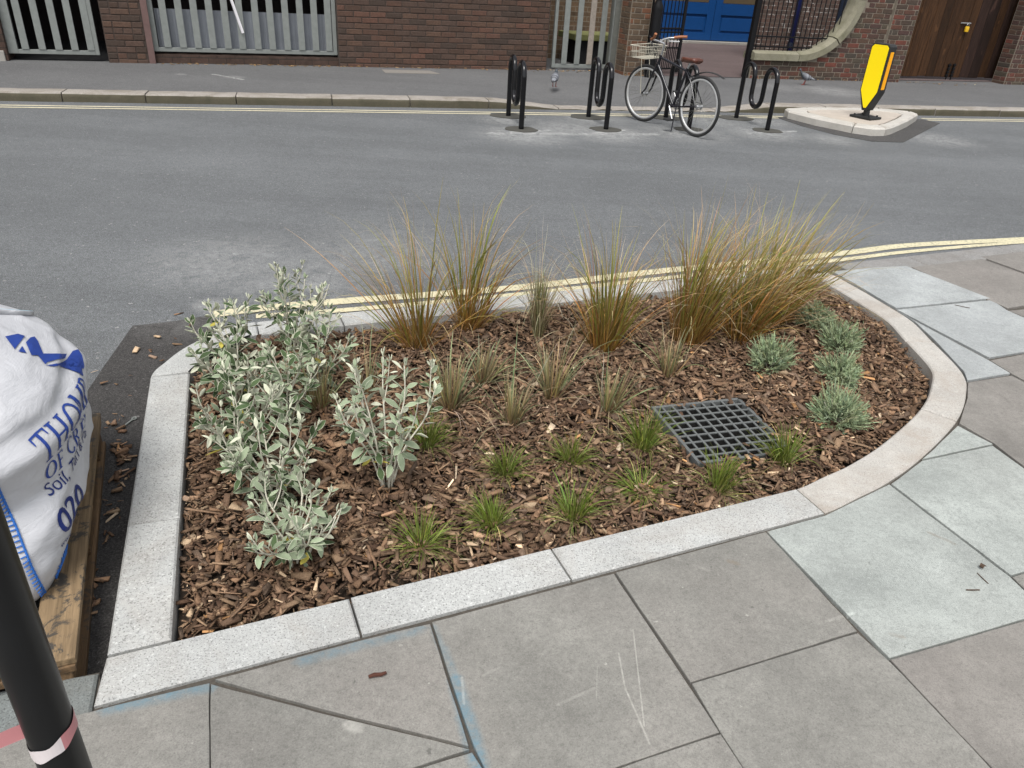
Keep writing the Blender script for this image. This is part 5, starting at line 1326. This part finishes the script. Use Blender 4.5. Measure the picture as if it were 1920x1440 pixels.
lv, lf, lc = chips(0, ls_, mz(ls_[:, 0], ls_[:, 1])+0.012, 0.05, 0.13, 0.075, 0.014, 0.4)           # splinters
lf2 = lf+len(cv)+len(fv); cf = np.concatenate([cf, ff+len(cv), lf2]); cv = np.concatenate([cv, fv, lv]); cc = np.concatenate([cc, fcol, lc*1.1])
M_chip = attr_mat('bark_chips', 0.85, 0.2, bump=0.5)
mul = npmesh('bark_mulch', cv, cf, M_chip, None, cc); setp(mul, 'brown bark chip mulch covering the planting bed', 'mulch', kind='stuff')
# chips spilled on the dark asphalt beside the pallet and a few on the kerb
sp2 = []
for (cx_, cy_), n_, sg in (((228, 845), 16, 9), ((238, 862), 10, 7), ((222, 900), 14, 12), ((212, 960), 9, 10), ((205, 1010), 5, 8), ((180, 1090), 7, 10), ((172, 1130), 8, 8), ((215, 805), 8, 12), ((330, 640), 6, 30), ((290, 690), 5, 30), ((225, 700), 5, 22)):
    for _ in range(n_): sp2.append(E_(cx_+random.gauss(0, sg), cy_+random.gauss(0, sg))[:2])
sp2 = np.array(sp2); v_, f_, c_ = chips(len(sp2), sp2, np.full(len(sp2), ZR+0.008), 0.008, 0.05, 0.024, 0.008, 0.4)
setp(npmesh('spilled_chips', v_, f_, M_chip, None, c_*1.25), 'loose bark chips spilled on the dark asphalt beside the pallet', 'bark chips', kind='stuff')

lt = np.array(LITTER); v_, f_, c_ = chips(0, lt[:, :2], lt[:, 2], 0.010, 0.06, 0.030, 0.006, 0.35)
setp(npmesh('leaf_litter', v_, f_, M_chip, None, np.clip(c_*np.array([1.5, 1.5, 1.2]), 0, 1)), 'dry tan leaves and grit along the foot of the far walls', 'leaf litter', kind='stuff')

# ------------------------------------------------------------------ grasses
M_blade = attr_mat('grass_blades', 0.6, 0.3)
def blades(n, R0, lean, leansd, L, Lsd, curl, wid, cbase, cmid, ctip, bias=(0, 0), seg=7, wob=0.0, up=0.0, csd=0.16):
    az = RNG.uniform(0, 2*math.pi, n); r0 = R0*np.sqrt(RNG.random(n)); p = np.stack([r0*np.cos(az), r0*np.sin(az), np.full(n, -0.01)], 1)
    az = az+RNG.normal(0, 0.6, n); th = np.abs(RNG.normal(lean, leansd, n)); Ln = np.clip(RNG.normal(L, Lsd, n), L*0.35, L*1.45); cu_ = RNG.normal(curl, abs(curl)*0.5+0.08, n)
    dx = np.cos(az)*np.sin(th)+bias[0]; dy = np.sin(az)*np.sin(th)+bias[1]; dz = np.cos(th); nrm = np.sqrt(dx*dx+dy*dy+dz*dz); d = np.stack([dx, dy, dz], 1)/nrm[:, None]
    hz_ = d*[1, 1, 0]; hz_ /= np.linalg.norm(hz_, axis=1)[:, None]+1e-6
    pts = [p.copy()]; st = Ln/seg
    ph = RNG.uniform(0, 6.28, n)
    for i in range(seg):
        t = (i+0.5)/seg; bend = cu_*t**1.6*1.9/seg*2
        d = d-np.array([0, 0, 1.0])*bend[:, None]+hz_*(bend*0.35)[:, None]
        if wob: d = d+np.stack([np.sin(ph+t*9), np.cos(ph*1.7+t*8), 0*ph], 1)*wob
        d /= np.linalg.norm(d, axis=1)[:, None]; p = p+d*st[:, None]
        p[:, 2] = np.maximum(p[:, 2], 0.004); pts.append(p.copy())
    pts = np.stack(pts, 1)                                        # n, seg+1, 3
    a2 = RNG.uniform(0, math.pi, n); wv = np.stack([np.cos(a2), np.sin(a2), np.zeros(n)], 1)
    tt = np.linspace(0, 1, seg+1); w_ = wid*(0.75+0.4*np.sin(tt*2.4))*(1-tt**2.2*0.93)
    ww = (np.exp(RNG.normal(0, 0.25, n))[:, None]*w_[None])[:, :, None]*wv[:, None, :]*0.5
    v = np.stack([pts-ww, pts+ww], 2).reshape(n, -1, 3)
    k = 2*(seg+1); i = np.arange(seg)*2; f = np.stack([i, i+1, i+3, i+2], 1)
    faces = (f[None]+k*np.arange(n)[:, None, None]).reshape(-1, 4)
    cb, cm_, ct = (np.array(c) for c in (cbase, cmid, ctip))
    g = np.where(tt[:, None] < 0.5, cb+(cm_-cb)*(tt[:, None]*2), cm_+(ct-cm_)*(tt[:, None]*2-1))
    mul_ = np.exp(RNG.normal(0, csd*1.5, (n, 1)))*np.exp(RNG.normal(0, csd*0.45, (n, 3)))
    cols = np.repeat((g[None]*mul_[:, None, :]), 2, 1).reshape(-1, 3)
    return v.reshape(-1, 3), faces, cols
def join(*parts):
    vs, fs, cs, b = [], [], [], 0
    for v, f, c in parts: vs.append(v); fs.append(f+b); cs.append(c); b += len(v)
    return np.concatenate(vs), np.concatenate(fs), np.clip(np.concatenate(cs), 0, 1)
def base(px, py):
    q = P(px, py, -0.03); return (q[0], q[1], float(mz(q[0], q[1]))+0.006)
OR, OL, ST_, RU = (0.210, 0.104, 0.024), (0.135, 0.125, 0.028), (0.48, 0.37, 0.20), (0.31, 0.168, 0.042)
GRN, YG = (0.150, 0.155, 0.027), (0.35, 0.29, 0.080)
def tall_grass(label, px, py, H, n, R0, bias, dense=1.0, lean=0.16, leansd=0.17, green=0.5):
    t = thing('ornamental_grass', label, 'grass clump', base(px, py), 0, 'tall tawny grasses along the back of the bed')
    ng = int(n*green); k = []
    k.append(blades(ng, R0, lean, leansd, H*0.96, H*0.24, 0.40, 0.0056, OR, GRN, YG, bias, 8))
    k.append(blades(n-ng, R0*1.1, lean*1.1, leansd*1.1, H*0.94, H*0.28, 0.62, 0.0044, OR, RU, ST_, bias, 8))
    k.append(blades(int(n*0.18), R0*1.2, lean*2.6, leansd*1.8, H*0.45, H*0.18, 0.8, 0.0034, OR, (0.25, 0.15, 0.06), ST_, bias, 8, 0.05))
    v, f, c = join(*k); npmesh('blades', v, f, M_blade, t, c)
    v, f, c = join(blades(int(n*0.22), R0, lean*1.25, leansd*1.25, H*1.04, H*0.16, 0.55, 0.0024, RU, (0.30, 0.19, 0.10), (0.55, 0.45, 0.31), bias, 10, 0.06),
                   blades(int(n*0.14), R0, lean*1.9, leansd*1.4, H*0.92, H*0.2, 1.1, 0.0024, RU, (0.34, 0.24, 0.13), (0.58, 0.50, 0.36), bias, 10, 0.12))
    npmesh('seed_heads', v, f, M_blade, t, c)
tall_grass('airy tawny grass clump with long stems arching left over the road kerb', 782, 648, 0.58, 120, 0.050, (-0.14, 0.02), lean=0.25, leansd=0.32)
tall_grass('airy tawny grass clump behind and right of the leftmost tall grass', 878, 612, 0.58, 130, 0.055, (0.10, 0.02), lean=0.25, leansd=0.31)
tall_grass('dense middle tawny grass clump standing between the drooping tuft and the big clumps', 1132, 652, 0.51, 205, 0.060, (0.0, 0.0), lean=0.17, leansd=0.20, green=0.55)
tall_grass('tallest dense russet grass clump leaning right behind the grate', 1288, 640, 0.60, 330, 0.070, (0.12, 0.0), lean=0.14, leansd=0.18, green=0.42)
tall_grass('dense russet grass clump beside the round silver cushion plants', 1385, 632, 0.57, 290, 0.065, (0.15, 0.02), lean=0.19, leansd=0.19, green=0.45)
tall_grass('rightmost tawny grass clump flopping low over the curved kerb', 1440, 598, 0.57, 280, 0.065, (0.24, -0.02), lean=0.26, leansd=0.20, green=0.5)
t = thing('drooping_grass', 'pale tuft with blades drooping round its upright core at the bed back', 'grass clump', base(1008, 632))
v, f, c = join(blades(80, 0.018, 0.05, 0.05, 0.30, 0.06, 0.15, 0.0034, (0.16, 0.12, 0.06), (0.20, 0.19, 0.09), (0.34, 0.30, 0.17)),
               blades(40, 0.012, 0.04, 0.04, 0.31, 0.03, 0.02, 0.0040, (0.14, 0.11, 0.04), (0.13, 0.14, 0.04), (0.17, 0.17, 0.05)))
npmesh('core_blades', v, f, M_blade, t, c)
v, f, c = blades(150, 0.020, 0.10, 0.08, 0.46, 0.08, 1.5, 0.0026, (0.16, 0.13, 0.06), (0.30, 0.25, 0.15), (0.44, 0.40, 0.28), (0, 0), 11, 0.05)
npmesh('drooping_blades', v, f, M_blade, t, c)

def sedge(name, label, px, py, kind, group, H=0.13, n=150, bias=(0, 0), lean=0.4):
    if kind == 'green':
        k = join(blades(n, 0.024, lean, 0.28, H, H*0.25, 0.55, 0.0034, (0.24, 0.26, 0.06), (0.085, 0.122, 0.013), (0.125, 0.160, 0.020), bias, 6),
                 blades(n//2, 0.024, lean*1.7, 0.32, H*1.25, H*0.3, 1.0, 0.0024, (0.26, 0.28, 0.09), (0.12, 0.15, 0.03), (0.16, 0.16, 0.05), bias, 7),
                 blades(n//5, 0.026, 1.0, 0.3, H*0.9, H*0.3, 0.8, 0.0028, (0.36, 0.36, 0.15), (0.26, 0.27, 0.08), (0.22, 0.20, 0.08), bias, 6))
    else:
        n = int(n*0.6)
        k = join(blades(n, 0.026, lean*0.45, 0.14, H*0.8, H*0.22, 0.06, 0.0050, (0.18, 0.105, 0.05), (0.27, 0.22, 0.10), (0.40, 0.34, 0.20), bias, 6),
                 blades(n//2, 0.024, lean, 0.26, H*1.15, H*0.3, 0.55, 0.0042, (0.15, 0.13, 0.06), (0.15, 0.185, 0.085), (0.25, 0.27, 0.16), bias, 8, 0.03),
                 blades(n//3, 0.026, 0.9, 0.35, H*0.9, H*0.4, 1.0, 0.0028, (0.22, 0.16, 0.09), (0.33, 0.27, 0.17), (0.34, 0.29, 0.19), bias, 8, 0.08))
    o = npmesh(name, k[0], k[1], M_blade, None, k[2]); o.location = base(px, py); setp(o, label, 'grass tuft', group)
G1 = 'wiry straw coloured grass tufts in the middle of the bed'; G2 = 'small bright green sedge tufts at the front of the bed'
for px, py, H, n, bi, lab in (
    (845, 762, 0.22, 130, (0, 0), 'upright straw and green tuft in front of the leftmost tall grass'),
    (905, 712, 0.19, 90, (0.1, 0), 'loose wispy tuft behind the upright straw tuft'),
    (1033, 748, 0.24, 100, (0, 0), 'straw tuft with cut stubble in front of the drooping pale tuft'),
    (960, 792, 0.21, 70, (0.05, 0), 'thin straw tuft with curled white blades in the middle of the bed'),
    (1140, 772, 0.23, 80, (0.15, 0), 'cut straw tuft left of the drain grate'),
    (1252, 705, 0.20, 60, (0, 0), 'small grey green tuft behind the drain grate'),
    (600, 772, 0.22, 90, (0, 0), 'brownish grass tuft under the silver shrubs'),
    (690, 742, 0.20, 50, (0, 0), 'sparse tuft behind the open silver shrub')):
    sedge('wiry_grass', lab, px, py, 'straw', G1, H*random.uniform(1.05, 1.2), n, bi)
for px, py, H, n, bi, ln, lab in (
    (800, 832, 0.12, 170, (0, 0), .38, 'green sedge beside the stems of the open silver shrub'),
    (948, 888, 0.12, 170, (0, 0), .36, 'green sedge second in from the open silver shrub'),
    (1072, 862, 0.105, 150, (0, 0), .42, 'green sedge midway between the open silver shrub and the grate'),
    (1205, 838, 0.16, 190, (-0.05, 0), .30, 'tallest green sedge touching the left corner of the grate'),
    (1075, 965, 0.12, 190, (0, 0), .42, 'green sedge near the joint of the front kerb'),
    (1205, 918, 0.12, 170, (0, 0), .85, 'flattened spreading green sedge in front of the grate'),
    (922, 985, 0.105, 150, (-0.2, 0), .45, 'green sedge leaning left near the front kerb'),
    (790, 1028, 0.12, 180, (0, 0), .60, 'green sedge nearest to the front left corner of the bed'),
    (1345, 922, 0.135, 150, (0.05, 0), .26, 'narrow green sedge at the front corner of the grate'),
    (1466, 872, 0.135, 150, (-0.12, 0), .28, 'green sedge at the right corner of the grate')):
    sedge('sedge_tuft', lab, px, py, 'green', G2, H*random.uniform(0.92, 1.12), int(n*random.uniform(0.5, 0.75)), bi, ln)

# ------------------------------------------------------------------ silver cushions
def cushion(label, px, py, R, Hh, n=420):
    q = base(px, py); parts = []
    u = RNG.random(n); az = RNG.uniform(0, 2*math.pi, n); th = np.arccos(1-u*0.98)
    V_, F_, C_ = [], [], []; b = 0
    for i in range(n):
        d = np.array([math.cos(az[i])*math.sin(th[i]), math.sin(az[i])*math.sin(th[i]), math.cos(th[i])])
        Ls = RNG.uniform(0.45, 0.75); tip = d*np.array([R, R, Hh])*RNG.uniform(0.78, 1.12)*(1+0.16*math.sin(3*az[i]+px)+0.10*math.sin(5*th[i]+az[i]*2+py)); st = tip*(1-Ls); st[2] = max(st[2], 0.0)
        dirn = tip-st; Lg = np.linalg.norm(dirn); dirn /= Lg; dirn2 = dirn+np.array([0, 0, 0.6])+RNG.normal(0, 0.45, 3); dirn2 /= np.linalg.norm(dirn2)
        tone = np.array((0.250, 0.305, 0.178))*math.exp(RNG.normal(0, 0.16)); tone *= np.array([math.exp(RNG.normal(0, .06)), 1, math.exp(RNG.normal(0, .06))])
        sd = np.cross(dirn, RNG.normal(0, 1, 3)); sd /= np.linalg.norm(sd)+1e-9; pts = [st+dirn*Lg*t*0.72+dirn2*Lg*0.30*t*t for t in (0, 0.35, 0.7, 1.0)]
        for t, w_ in zip(range(4), (0.0022, 0.0028, 0.003, 0.0014)): V_ += [pts[t]-sd*w_, pts[t]+sd*w_]; C_ += [tone*(0.8+0.12*t)]*2
        F_ += [(b+2*t, b+2*t+1, b+2*t+3, b+2*t+2) for t in range(3)]; b += 8
        for k in range(6):                                              # short side leaflets
            p0 = pts[1]+(pts[3]-pts[1])*RNG.uniform(0, 1); o_ = RNG.normal(0, 1, 3); o_ -= dirn*o_.dot(dirn); o_ /= np.linalg.norm(o_)+1e-9
            e = p0+(o_*0.75+dirn2*0.8)*RNG.uniform(0.010, 0.019); s2 = np.cross(o_, dirn)*0.0015
            V_ += [p0-s2, p0+s2, e+s2*0.4, e-s2*0.4]; C_ += [tone, tone, tone*1.15, tone*1.15]; F_.append((b, b+1, b+2, b+3)); b += 4
    t = thing('cushion_plant', label, 'plant', q, 0, 'silver green cushion plants at the right of the bed')
    npmesh('foliage', np.array(V_), np.array(F_), M_sil, t, np.clip(np.array(C_), 0, 1))
    stm = MB()
    for k in range(7):
        a = k*0.9; stm.tube([(0, 0, -0.02), (0.02*math.cos(a), 0.02*math.sin(a), 0.02), (R*0.5*math.cos(a), R*0.5*math.sin(a), Hh*0.5)], [0.004, 0.003, 0.002], 5)
    stm.build('stems', M_stem, t)
M_sil = attr_mat('silver_foliage', 0.85, 0.15)
M_stem = plain('felted_stem', (0.50, 0.48, 0.39), 0.9, var=0.2, scale=60)
for px, py, R, Hh, lab in ((1441, 690, 0.118, 0.150, 'silver green cushion plant beside the russet grass, leftmost of the five'),
                           (1572, 652, 0.120, 0.145, 'silver green cushion plant nearest to the curved kerb joint, behind two others'),
                           (1571, 708, 0.112, 0.125, 'silver green cushion plant in the middle, behind the front one'),
                           (1566, 792, 0.128, 0.165, 'brightest silver green cushion plant in front, nearest to the grate'),
                           (1524, 606, 0.105, 0.130, 'silver green cushion plant half hidden under the flopping grass')):
    cushion(lab, px, py, R, Hh)

# ------------------------------------------------------------------ silver leaved shrubs
def leafmat(name, c, felt=0.2):
    s = NT(name); v = s.obj(); n = s.noise(v, 60, 4); r = s.ramp(s.rnd(), [(0, 0.72), (0.5, 1.0), (1, 1.25)])
    col = s.mix(1.0, s.mix(s.ramp(n, [(0.3, 0), (0.7, felt)]), c, (0.42, 0.44, 0.345)), r, 'MULTIPLY')
    s.color(col); return s.fin(0.75, 0, 0.2)
M_lold, M_lyng, M_lund, M_lyel = leafmat('leaf_green', (0.046, 0.078, 0.028), 0.06), leafmat('leaf_silver', (0.195, 0.252, 0.148), 0.4), leafmat('leaf_felt', (0.50, 0.51, 0.39), 0.25), leafmat('leaf_yellow', (0.42, 0.36, 0.06), 0.1)
def leaf_mesh(name, mats, ratio, bend, fold, seed):
    r = random.Random(seed); st = [0.0, 0.16, 0.34, 0.55, 0.76, 0.92, 1.0]; wd = [0.05, 0.10, 0.62, 1.0, 0.86, 0.45, 0.06]
    vs, fs, mi = [], [], []
    for lay_, wk, dz in ((0, 0.86, 0.0), (1, 1.0, -0.010)):
        for t, w_ in zip(st, wd):
            hw = ratio*0.5*w_*wk; zc = -bend*t*t+0.03*math.sin(t*5+seed)
            for y in (-1, -0.5, 0, 0.5, 1): vs.append((t, y*hw, zc+fold*hw*(abs(y)**1.3)+dz*(1 if w_ > 0.2 else 0.4)))
    n = len(st)
    for i in range(n-1):
        for k in range(4):
            fs.append((i*5+k, (i+1)*5+k, (i+1)*5+k+1, i*5+k+1)); mi.append(0)
            b = n*5; fs.append((b+i*5+k, b+i*5+k+1, b+(i+1)*5+k+1, b+(i+1)*5+k)); mi.append(1)
        b = n*5
        fs.append((i*5, b+i*5, b+(i+1)*5, (i+1)*5)); mi.append(1); fs.append((i*5+4, (i+1)*5+4, b+(i+1)*5+4, b+i*5+4)); mi.append(1)
    me = bpy.data.meshes.new(name); me.from_pydata(vs, [], fs); me.update()
    for m in mats: me.materials.append(m)
    me.polygons.foreach_set('material_index', mi); me.polygons.foreach_set('use_smooth', [True]*len(fs)); return me
LOLD = [leaf_mesh('leaf', (M_lold, M_lund), 0.40, b, f, k) for k, (b, f) in enumerate(((0.22, 0.25), (0.35, 0.1), (0.10, 0.4)))]
LMID = [leaf_mesh('leaf', (M_lyng, M_lund), 0.36, b, f, 5+k) for k, (b, f) in enumerate(((0.18, 0.3), (0.30, 0.15), (0.05, 0.45)))]
LTIP = [leaf_mesh('leaf', (M_lund, M_lund), 0.30, b, f, 9+k) for k, (b, f) in enumerate(((0.05, 0.5), (0.15, 0.3)))]
LYEL = [leaf_mesh('leaf', (M_lyel, M_lyel), 0.36, 0.3, 0.2, 20)]
NLEAF = 0
def place_leaf(parent, p, d, up, L, me):
    global NLEAF
    d = d/np.linalg.norm(d); z = up-d*up.dot(d); z /= np.linalg.norm(z)+1e-9; y = np.cross(z, d)
    o = bpy.data.objects.new('leaf', me); COL.objects.link(o); o.parent = parent
    o.matrix_local = Matrix(((d[0]*L, y[0]*L, z[0]*L, p[0]), (d[1]*L, y[1]*L, z[1]*L, p[1]), (d[2]*L, y[2]*L, z[2]*L, p[2]), (0, 0, 0, 1)))
    NLEAF += 1
def shrub(label, px, py, H, spread, nst, seed, tilt=(0, 0), size=1.0, silver=0.5, first=0.22):
    r = random.Random(seed); t = thing('silver_shrub', label, 'shrub', base(px, py), 0, 'silver leaved shrubs at the left of the bed'); cnt = 0
    for k in range(nst):
        az = 2*math.pi*(k+0.5*r.random())/nst; ln = (0.25+0.75*r.random()**0.7)*spread; top = H*r.uniform(0.72, 1.04)*(1-0.25*(ln/spread)**2)
        e = np.array([math.cos(az)*ln+tilt[0], math.sin(az)*ln+tilt[1], top]); c1 = np.array([e[0]*0.35, e[1]*0.35, top*0.38]); c2 = np.array([e[0]*0.82+r.gauss(0, .012), e[1]*0.82+r.gauss(0, .012), top*0.72])
        p0 = np.array([math.cos(az)*0.015, math.sin(az)*0.015, -0.02]); path = catmull([p0, c1, c2, e], 6)
        m = MB(); m.tube(path, [0.0042-0.0024*i/(len(path)-1) for i in range(len(path))], 6); twigs = [(path, first, 1.0)]
        for _ in range(r.choice((1, 1, 2))):                          # side shoots
            j = r.randrange(6, 14); a = az+r.uniform(-1.4, 1.4); L2 = H*r.uniform(0.16, 0.30)
            q = catmull([path[j], path[j]+np.array([math.cos(a)*L2*0.45, math.sin(a)*L2*0.45, L2*0.45]), path[j]+np.array([math.cos(a)*L2*0.7, math.sin(a)*L2*0.7, L2])], 5)
            m.tube(q, [0.0028-0.0014*i/(len(q)-1) for i in range(len(q))], 5); twigs.append((q, 0.25, 0.85))
        so = m.build('stem', M_stem, t, smooth=True)
        for path_, f0, sc in twigs:
            seg = [np.linalg.norm(b-a) for a, b in zip(path_[:-1], path_[1:])]; cum = np.concatenate([[0], np.cumsum(seg)]); tot = cum[-1]; s_ = tot*f0; ph = r.uniform(0, 6.28)
            while s_ < tot*0.99 and cnt < 296:
                i = min(len(path_)-2, int(np.searchsorted(cum, s_)-1)); i = max(i, 0); f = (s_-cum[i])/(seg[i]+1e-9); p = path_[i]*(1-f)+path_[i+1]*f
                dr2 = path_[i+1]-path_[i]; dr2 = dr2/np.linalg.norm(dr2); q = s_/tot
                ph += 2.4+r.gauss(0, 0.25); e1 = np.cross(dr2, [0.3, 0.9, 0.1]); e1 /= np.linalg.norm(e1); e2 = np.cross(dr2, e1); rad = e1*math.cos(ph)+e2*math.sin(ph)
                phi = math.radians(92-62*q**1.3+r.gauss(0, 12)); d = dr2*math.cos(phi)+rad*math.sin(phi)+np.array([0, 0, -0.25*(1-q)])
                L = size*sc*(0.046+0.017*math.sin(q*2.6)-0.016*q**3)*r.uniform(0.58, 1.38)
                x = r.random()
                me = r.choice(LYEL) if (q < 0.4 and x < 0.07) else (r.choice(LTIP) if q > 0.86 and x < 0.45 else (r.choice(LMID) if x < silver*(0.45+0.9*q) else r.choice(LOLD)))
                if r.random() < 0.10: me = r.choice(LTIP)
                upv = np.array([r.gauss(0, .45), r.gauss(0, .45), 1.0]) if q < 0.8 else dr2*-0.6+np.array([r.gauss(0, .4), r.gauss(0, .4), 1.0])
                place_leaf(so, p, d, upv, L, me); cnt += 1
                s_ += size*(0.0195-0.006*q)*r.uniform(0.75, 1.3)
            tipd = path_[-1]-path_[-2]; tipd /= np.linalg.norm(tipd)
            for a in range(4):
                if cnt >= 299: break
                rv = np.array([r.gauss(0, .45), r.gauss(0, .45), r.gauss(0, .2)]); place_leaf(so, path_[-1], tipd+rv, np.array([r.gauss(0, 1), r.gauss(0, 1), 0.6]), size*r.uniform(0.022, 0.034), r.choice(LTIP+LMID)); cnt += 1
    return t
shrub('low bright silver shrub nearest to the front left corner of the bed', 562, 1060, 0.27, 0.17, 11, 3, (0.0, 0.02), 0.95, 0.85)
shrub('dense silver shrub right behind the low bright one', 515, 945, 0.36, 0.17, 10, 4, (0.0, 0.03), 1.0, 0.55, 0.08)
shrub('dense silver shrub hugging the left kerb between two other shrubs', 452, 880, 0.38, 0.15, 9, 14, (0.0, 0.05), 1.0, 0.5, 0.10)
shrub('silver green shrub at the middle of the left kerb', 450, 775, 0.33, 0.15, 9, 5, (0.0, 0.02), 0.95, 0.50, 0.12)
shrub('silver green shrub in the thick of the group, left of the brownish tuft', 540, 800, 0.33, 0.15, 9, 15, (0.0, 0.02), 0.95, 0.55, 0.12)
shrub('open leggy silver shrub standing apart in front of the straw tufts', 726, 910, 0.49, 0.20, 9, 6, (-0.02, 0.04), 1.0, 0.75, 0.30)
shrub('silver shrub in front of the back kerb, right of the others behind', 592, 735, 0.38, 0.14, 9, 8, (0.02, 0.02), 0.95, 0.55, 0.15)
shrub('tall green grey shrub rising above the back kerb against the road', 548, 662, 0.40, 0.19, 10, 9, (0.02, 0.05), 0.95, 0.30, 0.15)
shrub('small silver shrub at the back left corner of the kerb', 440, 705, 0.34, 0.14, 8, 10, (-0.03, 0.03), 0.95, 0.40, 0.15)

# ------------------------------------------------------------------ litter on the slabs
M_bark = plain('red_bark', (0.075, 0.028, 0.018), 0.9, var=0.4, scale=80, bump=0.5)
def bark(label, px, py, L, r, rz, mat=None):
    q = P(px, py, 0.0); o = MB().tube([(-L/2, 0, r), (-L/6, r*0.3, r*1.1), (L/5, -r*0.2, r*0.9), (L/2, r*0.2, r)], [r*0.8, r, r*0.92, r*0.7], 7).build('bark_piece', mat or M_bark, None, smooth='auto')
    o.location = (q[0], q[1], 0.0); o.rotation_euler = (0, 0, rz); setp(o, label, 'bark')
bark('short red brown piece of bark lying on the slab by the front kerb', 708, 1268, 0.045, 0.0055, 0.35)
M_litter = plain('dry_leaf', (0.07, 0.045, 0.03), 0.9, var=0.4, scale=80)
def twig(label, pts, r):
    c = P(*pts[0], 0.0); m = MB().tube([P(px, py, 0.0)*[1, 1, 0]-c+np.array([0, 0, r+0.002*(i % 2)]) for i, (px, py) in enumerate(pts)], r, 5)
    o = m.build('twig', M_litter, None); o.location = c; setp(o, label, 'twig')
twig('thin dry twig on the pale slab by the right edge', [(1832, 1075), (1842, 1086), (1853, 1095)], 0.0016)
twig('flat brown splinter on the pale slab below the thin twig', [(1811, 1107), (1822, 1108), (1836, 1107)], 0.0022)
twig('curled dry stalk on the bluish slab behind the curved kerb', [(1790, 572), (1805, 576), (1818, 578)], 0.0018)
q = P(1839, 1067, 0.0); vs = [];
for i in range(7):
    a = i/6*4.2; rr = 0.010-0.0008*i
    for y in (-0.009, 0.009): vs.append((rr*math.cos(a), y*(1-0.08*i), 0.011+rr*math.sin(a)))
o = MB().add(vs, [(2*i, 2*i+2, 2*i+3, 2*i+1) for i in range(6)]).build('dry_leaf', M_litter, None, smooth=True); o.location = q; o.rotation_euler = (0, 0, 0.7)
setp(o, 'curled dry brown leaf on the pale slab at right', 'leaf')
q = E_(243, 795); pnm = MB().tube([(0, -0.028, 0.006), (0, 0.022, 0.006)], 0.0035, 8).ring((0, 0.030, 0.006), (0, 0, 1), 0.008, 0.003, 16, 6)
o = pnm.build('steel_pin', M_galv, None, smooth='auto'); o.location = q+np.array([0, 0, 0.003]); o.rotation_euler = (0, 0, -0.2); setp(o, 'small steel pin on the dark asphalt between pallet and kerb', 'pin')
